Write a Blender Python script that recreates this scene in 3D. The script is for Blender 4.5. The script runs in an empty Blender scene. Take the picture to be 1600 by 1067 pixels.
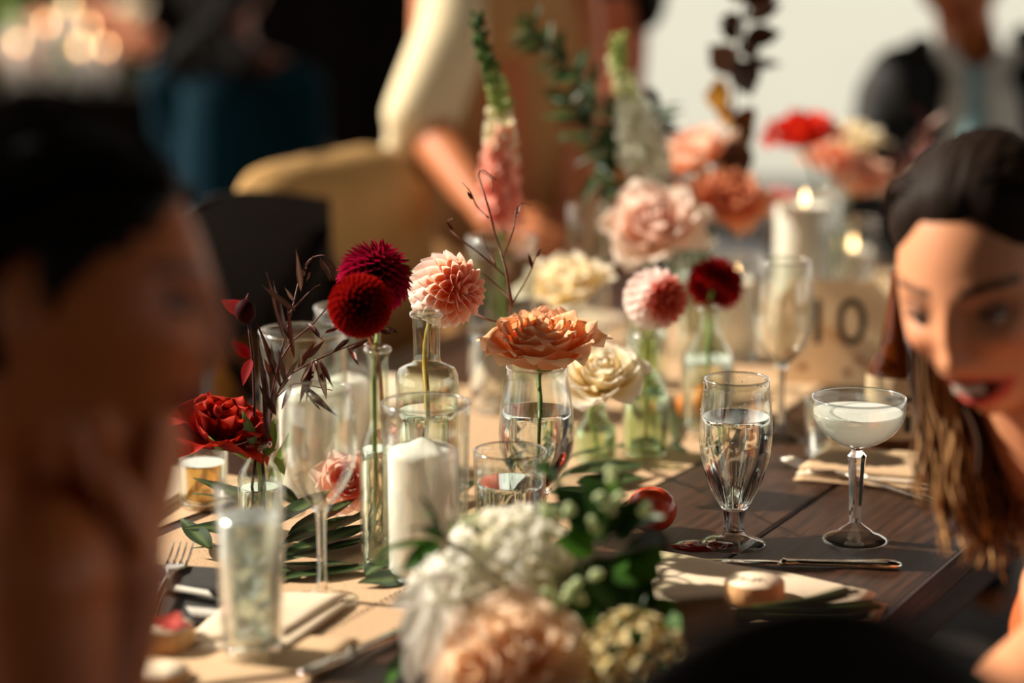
import bpy, bmesh, math, random
import numpy as np
from mathutils import Vector, Matrix, Euler, Quaternion, noise

random.seed(7)
SC = bpy.context.scene
COL = SC.collection
PI = math.pi

# ------------------------------------------------------------------ camera
FPX, PITCH, CAMZ, TZ = 3600.0, math.radians(11.73), 1.43, 0.75
CP, SP = math.cos(PITCH), math.sin(PITCH)
cam = bpy.data.objects.new('camera', bpy.data.cameras.new('camera'))
COL.objects.link(cam)
cam.location = (0, 0, CAMZ)
cam.rotation_euler = (PI / 2 - PITCH, 0, 0)
cam.data.sensor_width = 36.0
cam.data.lens = 81.0
cam.data.clip_start = 0.05
cam.data.dof.use_dof = True
cam.data.dof.focus_distance = 2.33
cam.data.dof.aperture_fstop = 1.55
SC.camera = cam

# ------------------------------------------------------------------ world, sun, exposure
world = bpy.data.worlds.new('world')
SC.world = world
world.use_nodes = True
wn = world.node_tree
bg = wn.nodes['Background']
bg.inputs['Color'].default_value = (1.0, 0.93, 0.82, 1)
bg.inputs['Strength'].default_value = 1.25
sun = bpy.data.objects.new('sun', bpy.data.lights.new('sun', 'SUN'))
COL.objects.link(sun)
SUN_AZ, SUN_EL = math.radians(72), math.radians(36)
sd = Vector((-math.sin(SUN_AZ) * math.cos(SUN_EL), math.cos(SUN_AZ) * math.cos(SUN_EL), math.sin(SUN_EL)))
sun.rotation_euler = sd.to_track_quat('Z', 'Y').to_euler()
sun.data.energy = 7.5
sun.data.angle = math.radians(0.8)
sun.data.color = (1.0, 0.89, 0.74)
SC.view_settings.view_transform = 'Standard'
SC.view_settings.look = 'None'
SC.view_settings.exposure = 0.28
SC.view_settings.gamma = 1.0
SC.view_settings.use_curve_mapping = False
SC.cycles.use_denoising = True
SC.cycles.max_bounces = 14
SC.cycles.transparent_max_bounces = 40
SC.cycles.transmission_bounces = 14
SC.cycles.glossy_bounces = 5
SC.cycles.diffuse_bounces = 3
SC.cycles.sample_clamp_indirect = 5.0

# ------------------------------------------------------------------ coordinates
CAMM = Matrix.Rotation(PI / 2 - PITCH, 3, 'X')       # camera space -> world directions
def P(px, py, d):
    """world point seen at photo pixel (px,py) at depth d metres"""
    v = Vector(((px - 800) / FPX * d, (533.5 - py) / FPX * d, -d))
    return CAMM @ v + Vector((0, 0, CAMZ))
def CD(x, y, z):
    """camera-space direction (right, up, towards camera) -> world"""
    return (CAMM @ Vector((x, y, z))).normalized()
def T(px, py, h=0.0):
    """point at height h above the table top under photo pixel"""
    k = (533.5 - py) / FPX
    dx, dy, dz = (px - 800) / FPX, CP + k * SP, k * CP - SP
    t = (TZ + h - CAMZ) / dz
    return Vector((dx * t, dy * t, TZ + h))
def depth(v):
    return v.y * CP - (v.z - CAMZ) * SP
def zat(base, py):
    """height at which the vertical line through base shows at pixel row py"""
    k = (533.5 - py) / FPX
    return CAMZ + base.y * (k * CP - SP) / (CP + k * SP)
OX, OY = 0.343, 2.025
UA = math.radians(28)
U = Vector((math.sin(UA), math.cos(UA), 0))
N = Vector((-math.cos(UA), math.sin(UA), 0))
def TB(s, t, h=0.0):
    """table coordinates: s along the table, t inwards from its right edge, h above the top"""
    v = Vector((OX, OY, 0)) + U * s + N * t
    v.z = TZ + h
    return v
TROT = PI / 2 - UA            # local X along the table

def c(r, g, b):
    def f(x):
        x = x / 255.0
        return x / 12.92 if x <= 0.04045 else ((x + 0.055) / 1.055) ** 2.4
    return (f(r), f(g), f(b))
def mixc(a, b, t):
    return tuple(a[i] * (1 - t) + b[i] * t for i in range(3))
def sstep(a, b, x):
    if a == b:
        return 0.0 if x < a else 1.0
    t = min(1, max(0, (x - a) / (b - a)))
    return t * t * (3 - 2 * t)

# ------------------------------------------------------------------ materials
MATS = {}
def newmat(name):
    m = bpy.data.materials.new(name)
    m.use_nodes = True
    nt = m.node_tree
    for n in list(nt.nodes):
        nt.nodes.remove(n)
    out = nt.nodes.new('ShaderNodeOutputMaterial')
    MATS[name] = m
    return m, nt, out
def princ(nt, col=None, rough=0.5, metal=0.0, trans=0.0, ior=1.45, spec=0.5):
    b = nt.nodes.new('ShaderNodeBsdfPrincipled')
    if col is not None:
        b.inputs['Base Color'].default_value = (*col, 1)
    b.inputs['Roughness'].default_value = rough
    b.inputs['Metallic'].default_value = metal
    b.inputs['Transmission Weight'].default_value = trans
    b.inputs['IOR'].default_value = ior
    b.inputs['Specular IOR Level'].default_value = spec
    return b
def pbr(name, col, rough=0.5, metal=0.0, trans=0.0, ior=1.45, spec=0.5, var=0.0, scale=20.0, bump=0.0, stretch=(1, 1, 1), sss=0.0, coords='Object'):
    m, nt, out = newmat(name)
    b = princ(nt, col, rough, metal, trans, ior, spec)
    nt.links.new(b.outputs[0], out.inputs[0])
    if sss:
        b.inputs['Subsurface Weight'].default_value = sss
        b.inputs['Subsurface Radius'].default_value = (0.012, 0.006, 0.003)
        b.inputs['Subsurface Scale'].default_value = 1.0
    if var or bump:
        tc = nt.nodes.new('ShaderNodeTexCoord')
        mp = nt.nodes.new('ShaderNodeMapping')
        mp.inputs['Scale'].default_value = stretch
        nz = nt.nodes.new('ShaderNodeTexNoise')
        nz.inputs['Scale'].default_value = scale
        nz.inputs['Detail'].default_value = 6
        nt.links.new(tc.outputs[coords], mp.inputs[0])
        nt.links.new(mp.outputs[0], nz.inputs['Vector'])
        if var:
            mx = nt.nodes.new('ShaderNodeMix')
            mx.data_type = 'RGBA'
            mx.inputs['A'].default_value = (*[x * (1 - var) for x in col], 1)
            mx.inputs['B'].default_value = (*[min(1, x * (1 + var)) for x in col], 1)
            nt.links.new(nz.outputs['Fac'], mx.inputs['Factor'])
            nt.links.new(mx.outputs['Result'], b.inputs['Base Color'])
        if bump:
            bp = nt.nodes.new('ShaderNodeBump')
            bp.inputs['Strength'].default_value = bump
            bp.inputs['Distance'].default_value = 0.002
            nt.links.new(nz.outputs['Fac'], bp.inputs['Height'])
            nt.links.new(bp.outputs[0], b.inputs['Normal'])
    return m
def attrmat(name, rough=0.5, transl=0.0, spec=0.4, sss=0.0, var=0.0, vscale=150.0, bump=0.0):
    """colour from the mesh attribute Col (the thing's own colours), optionally let light through"""
    m, nt, out = newmat(name)
    a = nt.nodes.new('ShaderNodeAttribute')
    a.attribute_name = 'Col'
    src = a.outputs['Color']
    nz = None
    if var or bump:
        tc = nt.nodes.new('ShaderNodeTexCoord')
        nz = nt.nodes.new('ShaderNodeTexNoise')
        nz.inputs['Scale'].default_value = vscale
        nt.links.new(tc.outputs['Object'], nz.inputs['Vector'])
    if var:
        mr = nt.nodes.new('ShaderNodeMapRange')
        mr.inputs['To Min'].default_value = 1 - var
        mr.inputs['To Max'].default_value = 1 + var
        nt.links.new(nz.outputs['Fac'], mr.inputs['Value'])
        vm = nt.nodes.new('ShaderNodeVectorMath')
        vm.operation = 'SCALE'
        nt.links.new(src, vm.inputs[0])
        nt.links.new(mr.outputs[0], vm.inputs['Scale'])
        src = vm.outputs[0]
    b = princ(nt, None, rough, spec=spec)
    nt.links.new(src, b.inputs['Base Color'])
    if bump:
        bp = nt.nodes.new('ShaderNodeBump')
        bp.inputs['Strength'].default_value = bump
        bp.inputs['Distance'].default_value = 0.001
        nt.links.new(nz.outputs['Fac'], bp.inputs['Height'])
        nt.links.new(bp.outputs[0], b.inputs['Normal'])
    if sss:
        b.inputs['Subsurface Weight'].default_value = sss
        b.inputs['Subsurface Radius'].default_value = (0.012, 0.005, 0.003)
        b.inputs['Subsurface Scale'].default_value = 1.0
    if transl:
        t = nt.nodes.new('ShaderNodeBsdfTranslucent')
        nt.links.new(src, t.inputs['Color'])
        mx = nt.nodes.new('ShaderNodeMixShader')
        mx.inputs[0].default_value = transl
        nt.links.new(b.outputs[0], mx.inputs[1])
        nt.links.new(t.outputs[0], mx.inputs[2])
        nt.links.new(mx.outputs[0], out.inputs[0])
    else:
        nt.links.new(b.outputs[0], out.inputs[0])
    return m
def thin_glass(name, tint=(0.965, 0.98, 0.965), base=0.065, edge=0.85, rough=0.015):
    """thin walled glass: light passes straight through, reflection grows towards the grazing edge"""
    m, nt, out = newmat(name)
    tr = nt.nodes.new('ShaderNodeBsdfTransparent')
    tr.inputs[0].default_value = (*tint, 1)
    gl = nt.nodes.new('ShaderNodeBsdfGlossy')
    gl.inputs['Roughness'].default_value = rough
    gl.inputs['Color'].default_value = (1, 1, 1, 1)
    lw = nt.nodes.new('ShaderNodeLayerWeight')
    lw.inputs[0].default_value = 0.5
    pw = nt.nodes.new('ShaderNodeMath')
    pw.operation = 'POWER'
    pw.inputs[1].default_value = 3.2
    ma = nt.nodes.new('ShaderNodeMath')
    ma.operation = 'MULTIPLY_ADD'
    ma.inputs[1].default_value = edge
    ma.inputs[2].default_value = base
    nt.links.new(lw.outputs['Facing'], pw.inputs[0])
    nt.links.new(pw.outputs[0], ma.inputs[0])
    mx = nt.nodes.new('ShaderNodeMixShader')
    nt.links.new(ma.outputs[0], mx.inputs[0])
    nt.links.new(tr.outputs[0], mx.inputs[1])
    nt.links.new(gl.outputs[0], mx.inputs[2])
    nt.links.new(mx.outputs[0], out.inputs[0])
    return m
def emis(name, col, s):
    m, nt, out = newmat(name)
    e = nt.nodes.new('ShaderNodeEmission')
    e.inputs[0].default_value = (*col, 1)
    e.inputs[1].default_value = s
    nt.links.new(e.outputs[0], out.inputs[0])
    return m
def woodmat(name, dark, light, rough=0.35, scale=9.0, bump=0.35, spec=0.5):
    m, nt, out = newmat(name)
    tc = nt.nodes.new('ShaderNodeTexCoord')
    oi = nt.nodes.new('ShaderNodeObjectInfo')
    ad = nt.nodes.new('ShaderNodeVectorMath')
    ad.operation = 'ADD'
    sc2 = nt.nodes.new('ShaderNodeVectorMath')
    sc2.operation = 'SCALE'
    sc2.inputs[0].default_value = (7, 11, 5)
    nt.links.new(oi.outputs['Random'], sc2.inputs['Scale'])
    nt.links.new(tc.outputs['Object'], ad.inputs[0])
    nt.links.new(sc2.outputs[0], ad.inputs[1])
    mp = nt.nodes.new('ShaderNodeMapping')
    mp.inputs['Scale'].default_value = (1.0, 14.0, 14.0)
    nt.links.new(ad.outputs[0], mp.inputs[0])
    nz = nt.nodes.new('ShaderNodeTexNoise')
    nz.inputs['Scale'].default_value = scale
    nz.inputs['Detail'].default_value = 8
    nz.inputs['Roughness'].default_value = 0.65
    nt.links.new(mp.outputs[0], nz.inputs['Vector'])
    rp = nt.nodes.new('ShaderNodeValToRGB')
    rp.color_ramp.elements[0].position = 0.34
    rp.color_ramp.elements[0].color = (*dark, 1)
    rp.color_ramp.elements[1].position = 0.7
    rp.color_ramp.elements[1].color = (*light, 1)
    nt.links.new(nz.outputs['Fac'], rp.inputs[0])
    b = princ(nt, None, rough, spec=spec)
    nt.links.new(rp.outputs[0], b.inputs['Base Color'])
    bp = nt.nodes.new('ShaderNodeBump')
    bp.inputs['Strength'].default_value = bump
    bp.inputs['Distance'].default_value = 0.002
    nt.links.new(nz.outputs['Fac'], bp.inputs['Height'])
    nt.links.new(bp.outputs[0], b.inputs['Normal'])
    nt.links.new(b.outputs[0], out.inputs[0])
    return m

PETAL = attrmat('petal', 0.6, 0.5, spec=0.25)
PETALD = attrmat('velvet_petal', 0.7, 0.36, spec=0.12)
LEAF = attrmat('leaf', 0.42, 0.30, spec=0.4)
LEAFD = attrmat('glossy_leaf', 0.4, 0.10, spec=0.4)
STEM = attrmat('stem', 0.5, 0.1, spec=0.4)
SKIN = attrmat('skin', 0.48, 0.0, spec=0.35, sss=0.12)
HAIR = attrmat('hair', 0.6, 0.0, spec=0.12)
GLASS = thin_glass('thin_glass')
GREENGLASS = thin_glass('green_glass', (0.86, 0.93, 0.80))
PALEGREEN = thin_glass('pale_green_glass', (0.945, 0.97, 0.915))
RIMG = thin_glass('rim_glass', (0.97, 0.98, 0.97), 0.32, 0.6, 0.05)
SOLID = pbr('solid_glass', (1, 1, 1), 0.0, trans=1.0, ior=1.48)
WATER = pbr('water', (0.985, 0.995, 0.98), 0.0, trans=1.0, ior=1.33)
WAX = pbr('wax', c(246, 240, 230), 0.45, sss=0.4, spec=0.3)
WICK = pbr('wick', (0.02, 0.015, 0.01), 0.8)
FLAME = emis('flame', (1.0, 0.58, 0.26), 11.0)
TABLEWOOD = woodmat('table_wood', c(30, 17, 10), c(74, 46, 30), 0.4)
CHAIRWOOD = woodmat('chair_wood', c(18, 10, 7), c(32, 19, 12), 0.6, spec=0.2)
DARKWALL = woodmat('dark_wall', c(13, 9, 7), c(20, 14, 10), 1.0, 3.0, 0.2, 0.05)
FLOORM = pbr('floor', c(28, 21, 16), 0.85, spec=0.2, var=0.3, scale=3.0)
GRAVEL = pbr('gravel', c(132, 134, 128), 0.9, var=0.12, scale=0.6)
RUNNER = pbr('runner', c(186, 154, 120), 0.85, var=0.08, scale=260.0, bump=0.5)
NAPKIN = pbr('napkin', c(218, 198, 172), 0.8, var=0.05, scale=120.0, bump=0.25)
KRAFT = pbr('kraft_paper', c(198, 166, 130), 0.8, var=0.06, scale=90.0, bump=0.2)
DARKCLOTH = pbr('dark_cloth', c(44, 42, 40), 0.8, var=0.2, scale=200.0, bump=0.3)
STRIPE = pbr('pale_stripe', c(208, 204, 192), 0.8)
STEEL = pbr('cutlery_steel', c(214, 204, 190), 0.16, metal=1.0)
BROWNGLASS = pbr('brown_glass', c(96, 42, 12), 0.03, spec=0.7)
LABELM = pbr('paper_label', c(206, 178, 142), 0.7, var=0.08, scale=60.0)
CARD = attrmat('card', 0.75, 0.72)
INK = pbr('ink', c(48, 40, 36), 0.7)
BARK = pbr('bark', c(196, 150, 100), 0.8, var=0.3, scale=50.0, bump=0.8, stretch=(1, 1, 0.15))
CUTWOOD = pbr('cut_wood', c(236, 214, 186), 0.7, var=0.06, scale=70.0)
DRINK = attrmat('cloudy_drink', 0.15, 0.45, spec=0.5)
ICE = pbr('ice', (0.97, 0.99, 0.97), 0.12, trans=0.95, ior=1.2)
PLUMM = pbr('plum_skin', c(168, 56, 30), 0.2, var=0.5, scale=40.0)
ORANGEM = pbr('orange_peel', c(216, 122, 26), 0.45, var=0.12, scale=60.0, bump=0.3)
CLOUDY = pbr('iced_drink', c(238, 242, 232), 0.22, trans=0.82, ior=1.33)
SPILL = pbr('spilled_wine', c(96, 24, 18), 0.03)
CREAM = pbr('cream_fabric', c(236, 218, 178), 0.8, var=0.06, scale=8.0)
TAN = pbr('tan_fabric', c(196, 146, 92), 0.8, var=0.1, scale=8.0)
SHAWL = pbr('shawl_fabric', c(204, 160, 98), 0.85, var=0.12, scale=30.0, bump=0.4, stretch=(1, 1, 0.2))
TEAL = pbr('teal_fabric', c(0, 34, 47), 0.9, spec=0.1, var=0.15, scale=10.0)
BLACKF = pbr('black_suit', c(15, 14, 14), 0.75)
WHITEF = pbr('white_shirt', c(226, 222, 212), 0.7)
TIE = pbr('blue_tie', c(120, 162, 168), 0.5)
RUST = pbr('rust_fabric', c(178, 84, 34), 0.6, var=0.2, scale=20.0)
DARKDRESS = pbr('dark_dress', c(40, 20, 20), 0.7)
PEARL = pbr('pearl', c(226, 212, 194), 0.2)
RIBBON = pbr('ribbon', c(118, 98, 72), 0.6, var=0.15, scale=30.0)
TEETH = pbr('teeth', c(200, 184, 168), 0.3)
LIPS = pbr('lips', c(196, 78, 70), 0.3)
EYEM = attrmat('eye', 0.08, 0.0, spec=0.6)
LASH = pbr('lashes', (0.012, 0.008, 0.006), 0.6)

# ------------------------------------------------------------------ mesh building
class MB:
    def __init__(self):
        self.v, self.f, self.col = [], [], []
    def add(self, vs, fs, col=None):
        o = len(self.v)
        self.v += [Vector(x) for x in vs]
        self.f += [tuple(i + o for i in f) for f in fs]
        if col is None:
            col = (0.5, 0.5, 0.5)
        if isinstance(col, tuple):
            self.col += [col] * len(vs)
        else:
            self.col += list(col)
        return self
    def xf(self, M):
        self.v = [M @ x for x in self.v]
        return self
    def merge(self, o, M=None):
        return self.add([M @ x if M is not None else x for x in o.v], o.f, list(o.col))
    def mesh(self, name, mat, smooth=True, attr=True):
        me = bpy.data.meshes.new(name)
        me.from_pydata([tuple(x) for x in self.v], [], self.f)
        if attr:
            a = me.color_attributes.new('Col', 'FLOAT_COLOR', 'POINT')
            arr = np.ones((len(self.v), 4), np.float32)
            arr[:, :3] = np.array(self.col, np.float32).reshape(-1, 3)
            a.data.foreach_set('color', arr.ravel())
        me.materials.append(mat)
        if smooth:
            me.polygons.foreach_set('use_smooth', [True] * len(me.polygons))
        me.update()
        return me
    # shapes
    def box(self, lo, hi, col=None):
        (a, b, d), (e, f, g) = lo, hi
        vs = [(a, b, d), (e, b, d), (e, f, d), (a, f, d), (a, b, g), (e, b, g), (e, f, g), (a, f, g)]
        return self.add(vs, [(0, 3, 2, 1), (4, 5, 6, 7), (0, 1, 5, 4), (1, 2, 6, 5), (2, 3, 7, 6), (3, 0, 4, 7)], col)
    def bbox(self, lo, hi, r=0.004, col=None):
        """box with chamfered edges"""
        bm = bmesh.new()
        bmesh.ops.create_cube(bm, size=1)
        for v in bm.verts:
            v.co = Vector([lo[i] + (v.co[i] + 0.5) * (hi[i] - lo[i]) for i in range(3)])
        bmesh.ops.bevel(bm, geom=bm.edges[:], offset=r, segments=2, affect='EDGES', profile=0.5)
        bm.verts.index_update()
        self.add([v.co.copy() for v in bm.verts], [[v.index for v in f.verts] for f in bm.faces], col)
        bm.free()
        return self
    def lathe(self, prof, n=40, col=None, wob=0.0):
        """prof: (r,z) list; r=0 closes the pole"""
        vs, fs, rings, cs = [], [], [], []
        for k, (r, z) in enumerate(prof):
            cc = col(k) if callable(col) else col
            if r <= 1e-6:
                rings.append([len(vs)])
                vs.append((0, 0, z))
                cs.append(cc)
            else:
                rings.append(list(range(len(vs), len(vs) + n)))
                for i in range(n):
                    a = 2 * PI * i / n
                    rr = r * (1 + wob * noise.noise(Vector((math.cos(a) * 2, math.sin(a) * 2, z * 40))))
                    vs.append((rr * math.cos(a), rr * math.sin(a), z))
                    cs.append(cc)
        for A, B in zip(rings, rings[1:]):
            if len(A) == 1 and len(B) == 1:
                continue
            for i in range(n):
                j = (i + 1) % n
                if len(A) == 1:
                    fs.append((A[0], B[i], B[j]))
                elif len(B) == 1:
                    fs.append((A[i], B[0], A[j]))
                else:
                    fs.append((A[i], B[i], B[j], A[j]))
        return self.add(vs, fs, cs if col is not None else None)
    def tube(self, pts, rad, n=8, col=None, flat=1.0, cap=True):
        pts = [Vector(p) for p in pts]
        m = len(pts)
        if not hasattr(rad, '__len__'):
            rad = [rad] * m
        vs, fs = [], []
        up = None
        for i, p in enumerate(pts):
            t = (pts[min(i + 1, m - 1)] - pts[max(i - 1, 0)]).normalized()
            if up is None:
                up = t.orthogonal().normalized()
            up = (up - t * up.dot(t)).normalized()
            s = t.cross(up)
            for k in range(n):
                a = 2 * PI * k / n
                vs.append(p + (up * math.cos(a) * flat + s * math.sin(a)) * rad[i])
        for i in range(m - 1):
            for k in range(n):
                l = (k + 1) % n
                fs.append((i * n + k, i * n + l, (i + 1) * n + l, (i + 1) * n + k))
        if cap:
            fs.append(tuple(range(n - 1, -1, -1)))
            fs.append(tuple(range((m - 1) * n, m * n)))
        if isinstance(col, list):
            col = [x for x in col for _ in range(n)]
        return self.add(vs, fs, col)
    def caps(self, a, b, ra, rb, n=14, flat=None):
        """tapered capsule"""
        a, b = Vector(a), Vector(b)
        t = (b - a)
        L = t.length
        t = t / L if L > 1e-9 else Vector((0, 0, 1))
        q = t.to_track_quat('Z', 'Y').to_matrix()
        prof = [(0, -ra)] + [(ra * math.sin(x), -ra * math.cos(x)) for x in (0.4, 0.8, 1.2)] + [(ra, 0), (ra * .66 + rb * .34, L * .33), (ra * .33 + rb * .67, L * .67), (rb, L)] + \
               [(rb * math.sin(x), L + rb * math.cos(x)) for x in (1.2, 0.8, 0.4)] + [(0, L + rb)]
        mb = MB().lathe(prof, n)
        return self.merge(mb, Matrix.Translation(a) @ q.to_4x4())
    def ell(self, cen, r, n=20, m=12, rot=None):
        mb = MB().lathe([(math.sin(PI * k / m) if 0 < k < m else 0, -math.cos(PI * k / m)) for k in range(m + 1)], n)
        M = Matrix.Translation(cen) @ (rot.to_4x4() if rot is not None else Matrix.Identity(4)) @ Matrix.Diagonal((*r, 1))
        return self.merge(mb, M)
    def grid(self, fn, nu, nv, col=None, closed_u=False):
        vs, cs, fs = [], [], []
        for j in range(nv + 1):
            for i in range(nu + 1):
                u, v = i / nu, j / nv
                vs.append(fn(u, v))
                if callable(col):
                    cs.append(col(u, v))
        w = nu + 1
        for j in range(nv):
            for i in range(nu):
                fs.append((j * w + i, j * w + i + 1, (j + 1) * w + i + 1, (j + 1) * w + i))
        return self.add(vs, fs, cs if callable(col) else col)

def link(name, me, parent=None, M=None):
    o = bpy.data.objects.new(name, me)
    COL.objects.link(o)
    if parent is not None:
        o.parent = parent
    if M is not None:
        o.matrix_basis = M
    return o
def tag(o, label=None, cat=None, group=None, kind=None):
    if label: o['label'] = label
    if cat: o['category'] = cat
    if group: o['group'] = group
    if kind: o['kind'] = kind
    return o
def thing(name, label, cat, loc, group=None, rotz=0.0):
    o = bpy.data.objects.new(name, None)
    COL.objects.link(o)
    o.location = loc
    o.rotation_euler = (0, 0, rotz)
    o.empty_display_size = 0.02
    return tag(o, label, cat, group)
def part(name, mb, mat, parent, world=False, smooth=True, kind=None, label=None, M=None):
    """world=True: the vertices are world coordinates, shift them to the (unrotated) parent"""
    if world:
        loc = parent.location
        p = parent.parent
        while p is not None:
            loc = loc + p.location
            p = p.parent
        mb.xf(Matrix.Translation(-loc))
    o = link(name, mb.mesh(name, mat, smooth), parent, M)
    if kind: o['kind'] = kind
    if label: o['label'] = label
    return o
def bez(pts, n=12):
    """Catmull-Rom through points"""
    pts = [Vector(p) for p in pts]
    if len(pts) < 3:
        return [pts[0].lerp(pts[-1], i / n) for i in range(n + 1)]
    Q = [pts[0] * 2 - pts[1]] + pts + [pts[-1] * 2 - pts[-2]]
    out = []
    per = max(2, n // (len(pts) - 1))
    for i in range(len(pts) - 1):
        a, b, d, e = Q[i:i + 4]
        for k in range(per):
            t = k / per
            out.append(0.5 * ((2 * b) + (d - a) * t + (2 * a - 5 * b + 4 * d - e) * t * t + (3 * b - a - 3 * d + e) * t ** 3))
    out.append(pts[-1])
    return out

# ------------------------------------------------------------------ setting
def struct(name, mb, mat, smooth=False):
    return tag(link(name, mb.mesh(name, mat, smooth)), kind='structure')
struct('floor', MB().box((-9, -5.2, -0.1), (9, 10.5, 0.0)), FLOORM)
struct('unseen_shade_roof', MB().box((-7, -5, 2.9), (7, 2.42, 3.0)).box((-1.7, 2.42, 2.9), (7, 9.4, 3.0)), DARKWALL)  # unseen roof, added and cut to hold back sky and sun from the near side
struct('unseen_shade_wall', MB().box((-7, -5.2, 0), (7, -5, 3.0)), DARKWALL)  # unseen dark wall, added behind the camera so near-facing sides stay dim

struct('ground', MB().box((-30, 10.5, -0.14), (30, 45, -0.02)), GRAVEL)
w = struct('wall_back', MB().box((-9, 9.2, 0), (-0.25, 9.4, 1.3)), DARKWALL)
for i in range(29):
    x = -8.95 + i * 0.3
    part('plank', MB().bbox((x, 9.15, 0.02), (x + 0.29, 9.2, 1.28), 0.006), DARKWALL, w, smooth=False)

# ------------------------------------------------------------------ dining table
S0, S1, TW = -0.53, 1.92, 1.0
tb = thing('dining_table', 'long dark stained plank dining table with flowers and glasses down its middle', 'table', TB(S0, 0, -TZ))
def tloc(s, t, z):          # table-local frame: rotated part matrices
    return Matrix.Translation(TB(s, t, z) - tb.location) @ Matrix.Rotation(TROT, 4, 'Z')
for i in range(5):
    mb = MB().bbox((0, 0.002, -0.035), (S1 - S0, 0.198, 0), 0.003)
    part('plank', mb, TABLEWOOD, tb, M=tloc(S0, i * 0.2, 0), smooth=False)
ap = MB()
ap.bbox((0.06, 0.06, -0.135), (S1 - S0 - 0.06, 0.085, -0.036), 0.003)
ap.bbox((0.06, 0.915, -0.135), (S1 - S0 - 0.06, 0.94, -0.036), 0.003)
ap.bbox((0.06, 0.085, -0.135), (0.085, 0.915, -0.036), 0.003)
ap.bbox((S1 - S0 - 0.085, 0.085, -0.135), (S1 - S0 - 0.06, 0.915, -0.036), 0.003)
part('apron', ap, TABLEWOOD, tb, M=tloc(S0, 0, 0), smooth=False)
for s in (0.09, S1 - S0 - 0.17):
    for t in (0.09, 0.83):
        part('leg', MB().bbox((s, t, -TZ), (s + 0.08, t + 0.08, -0.036), 0.004), TABLEWOOD, tb, M=tloc(S0, 0, 0), smooth=False)

# runner of kraft coloured cloth with a stitched border
def rn(u, v):
    s, t = S0 + 0.02 + u * (S1 - S0 - 0.05), 0.374 + v * 0.37
    e = noise.noise(Vector((s * 6, t * 9, 0)))
    return TB(s, t + 0.004 * noise.noise(Vector((s * 5, v * 3, 4))), 0.0014 + 0.0008 * e)
run = thing('table_runner', 'kraft coloured cloth runner with stitched border along the table middle', 'runner', TB(S0, 0.56))
rcl = part('cloth', MB().grid(rn, 90, 14), RUNNER, run, world=True)
st = MB()
for k in range(150):
    s = S0 + 0.03 + k * 0.0085
    for t in (0.43,):
        a, b = TB(s, t, 0.0026), TB(s + 0.0045, t, 0.0026)
        st.tube([a, (a + b) / 2 + Vector((0, 0, .0006)), b], 0.0007, 4)
part('stitching', st, INK, rcl, world=True, kind='stuff')

# ------------------------------------------------------------------ glassware: profiles read off the photo as (pixel row, half width)
def prof(base, rows):
    d = depth(base)
    return [(hw * d / FPX, zat(base, y) - TZ) for y, hw in rows]
def wall(outer, w, floor_z=None):
    """closed shell: outer profile listed from rim down; inner wall w thick"""
    inner = [(max(r - w, 0.0002), z) for r, z in outer if floor_z is None or z > floor_z]
    pr = [(0, outer[-1][1])] + outer[::-1] + [(outer[0][0] - w * .5, outer[0][1] + w * .4)] + inner
    zf = floor_z if floor_z is not None else outer[-1][1] + w
    last = inner[-1][0]
    return pr + [(last * 0.96, zf), (0, zf)]
def liquid(outer, w, ztop, zbot, gap=0.0006):
    """body of liquid just inside the wall"""
    zs = [ztop - (ztop - zbot) * i / 16 for i in range(17)]
    O = sorted(outer, key=lambda q: q[1])
    def rad(z):
        for (r0, z0), (r1, z1) in zip(O, O[1:]):
            if z0 <= z <= z1:
                return r0 + (r1 - r0) * (z - z0) / max(z1 - z0, 1e-9)
        return O[0][0] if z < O[0][1] else O[-1][0]
    rs = [max(rad(z) - w - gap, 0.001) for z in zs]
    pr = [(0, ztop), (rs[0] * .95, ztop)] + [(rs[i], zs[i]) for i in range(len(zs))] + [(rs[-1] * .6, zbot - 0.001), (0, zbot - .001)]
    return pr[::-1]
def rim(z, r, w=0.0011):
    return [(r + w * math.cos(a), z + w * math.sin(a)) for a in [2 * PI * k / 8 for k in range(9)]]

def goblet(name, label, cat, bx, by, rows_bowl, rows_stem, liq=None, liqmat=None, cx=None, group=None, n_stem=40, liqcol=None, w=0.0013, liqname='water'):
    B = T(bx, by)
    g = thing(name, label, cat, B, group)
    bo, so = prof(B, rows_bowl), prof(B, rows_stem)
    so[-1] = (so[-1][0], 0.0)
    part('bowl', MB().lathe(wall(bo, w), 56), GLASS, g)
    r0, z0 = bo[0]
    part('rim', MB().lathe(rim(z0, r0 - w * .5, 0.0012), 56), RIMG, g)
    if n_stem < 20:
        cut = next(i for i, q in enumerate(so) if q[0] > so[0][0] * 1.15 and i > 5)
        part('stem', MB().lathe(([(0, so[0][1])] + so[:cut] + [(0, so[cut - 1][1])])[::-1], n_stem), SOLID, g, smooth=False)
        part('foot', MB().lathe(([(so[cut - 1][0], so[cut - 1][1] - .0002)] + so[cut:] + [(0, 0)])[::-1], 48), GLASS, g)
    else:
        cut = next(i for i, q in enumerate(so) if q[1] < .016 and i > 2)
        part('stem', MB().lathe(([(0, so[0][1])] + so[:cut + 1] + [(0, so[cut][1] - .0002)])[::-1], n_stem), SOLID, g)
        part('foot', MB().lathe(([(so[cut][0] * .98, so[cut][1])] + so[cut + 1:] + [(0, 0)])[::-1], 56), GLASS, g)
    if liq:
        zt, zb = zat(B, liq[0]) - TZ, zat(B, liq[1]) - TZ
        part(liqname, MB().lathe(liquid(bo, w, zt, zb), 56, col=(lambda k: liqcol) if liqcol else None), liqmat, g)
    return g
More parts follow.
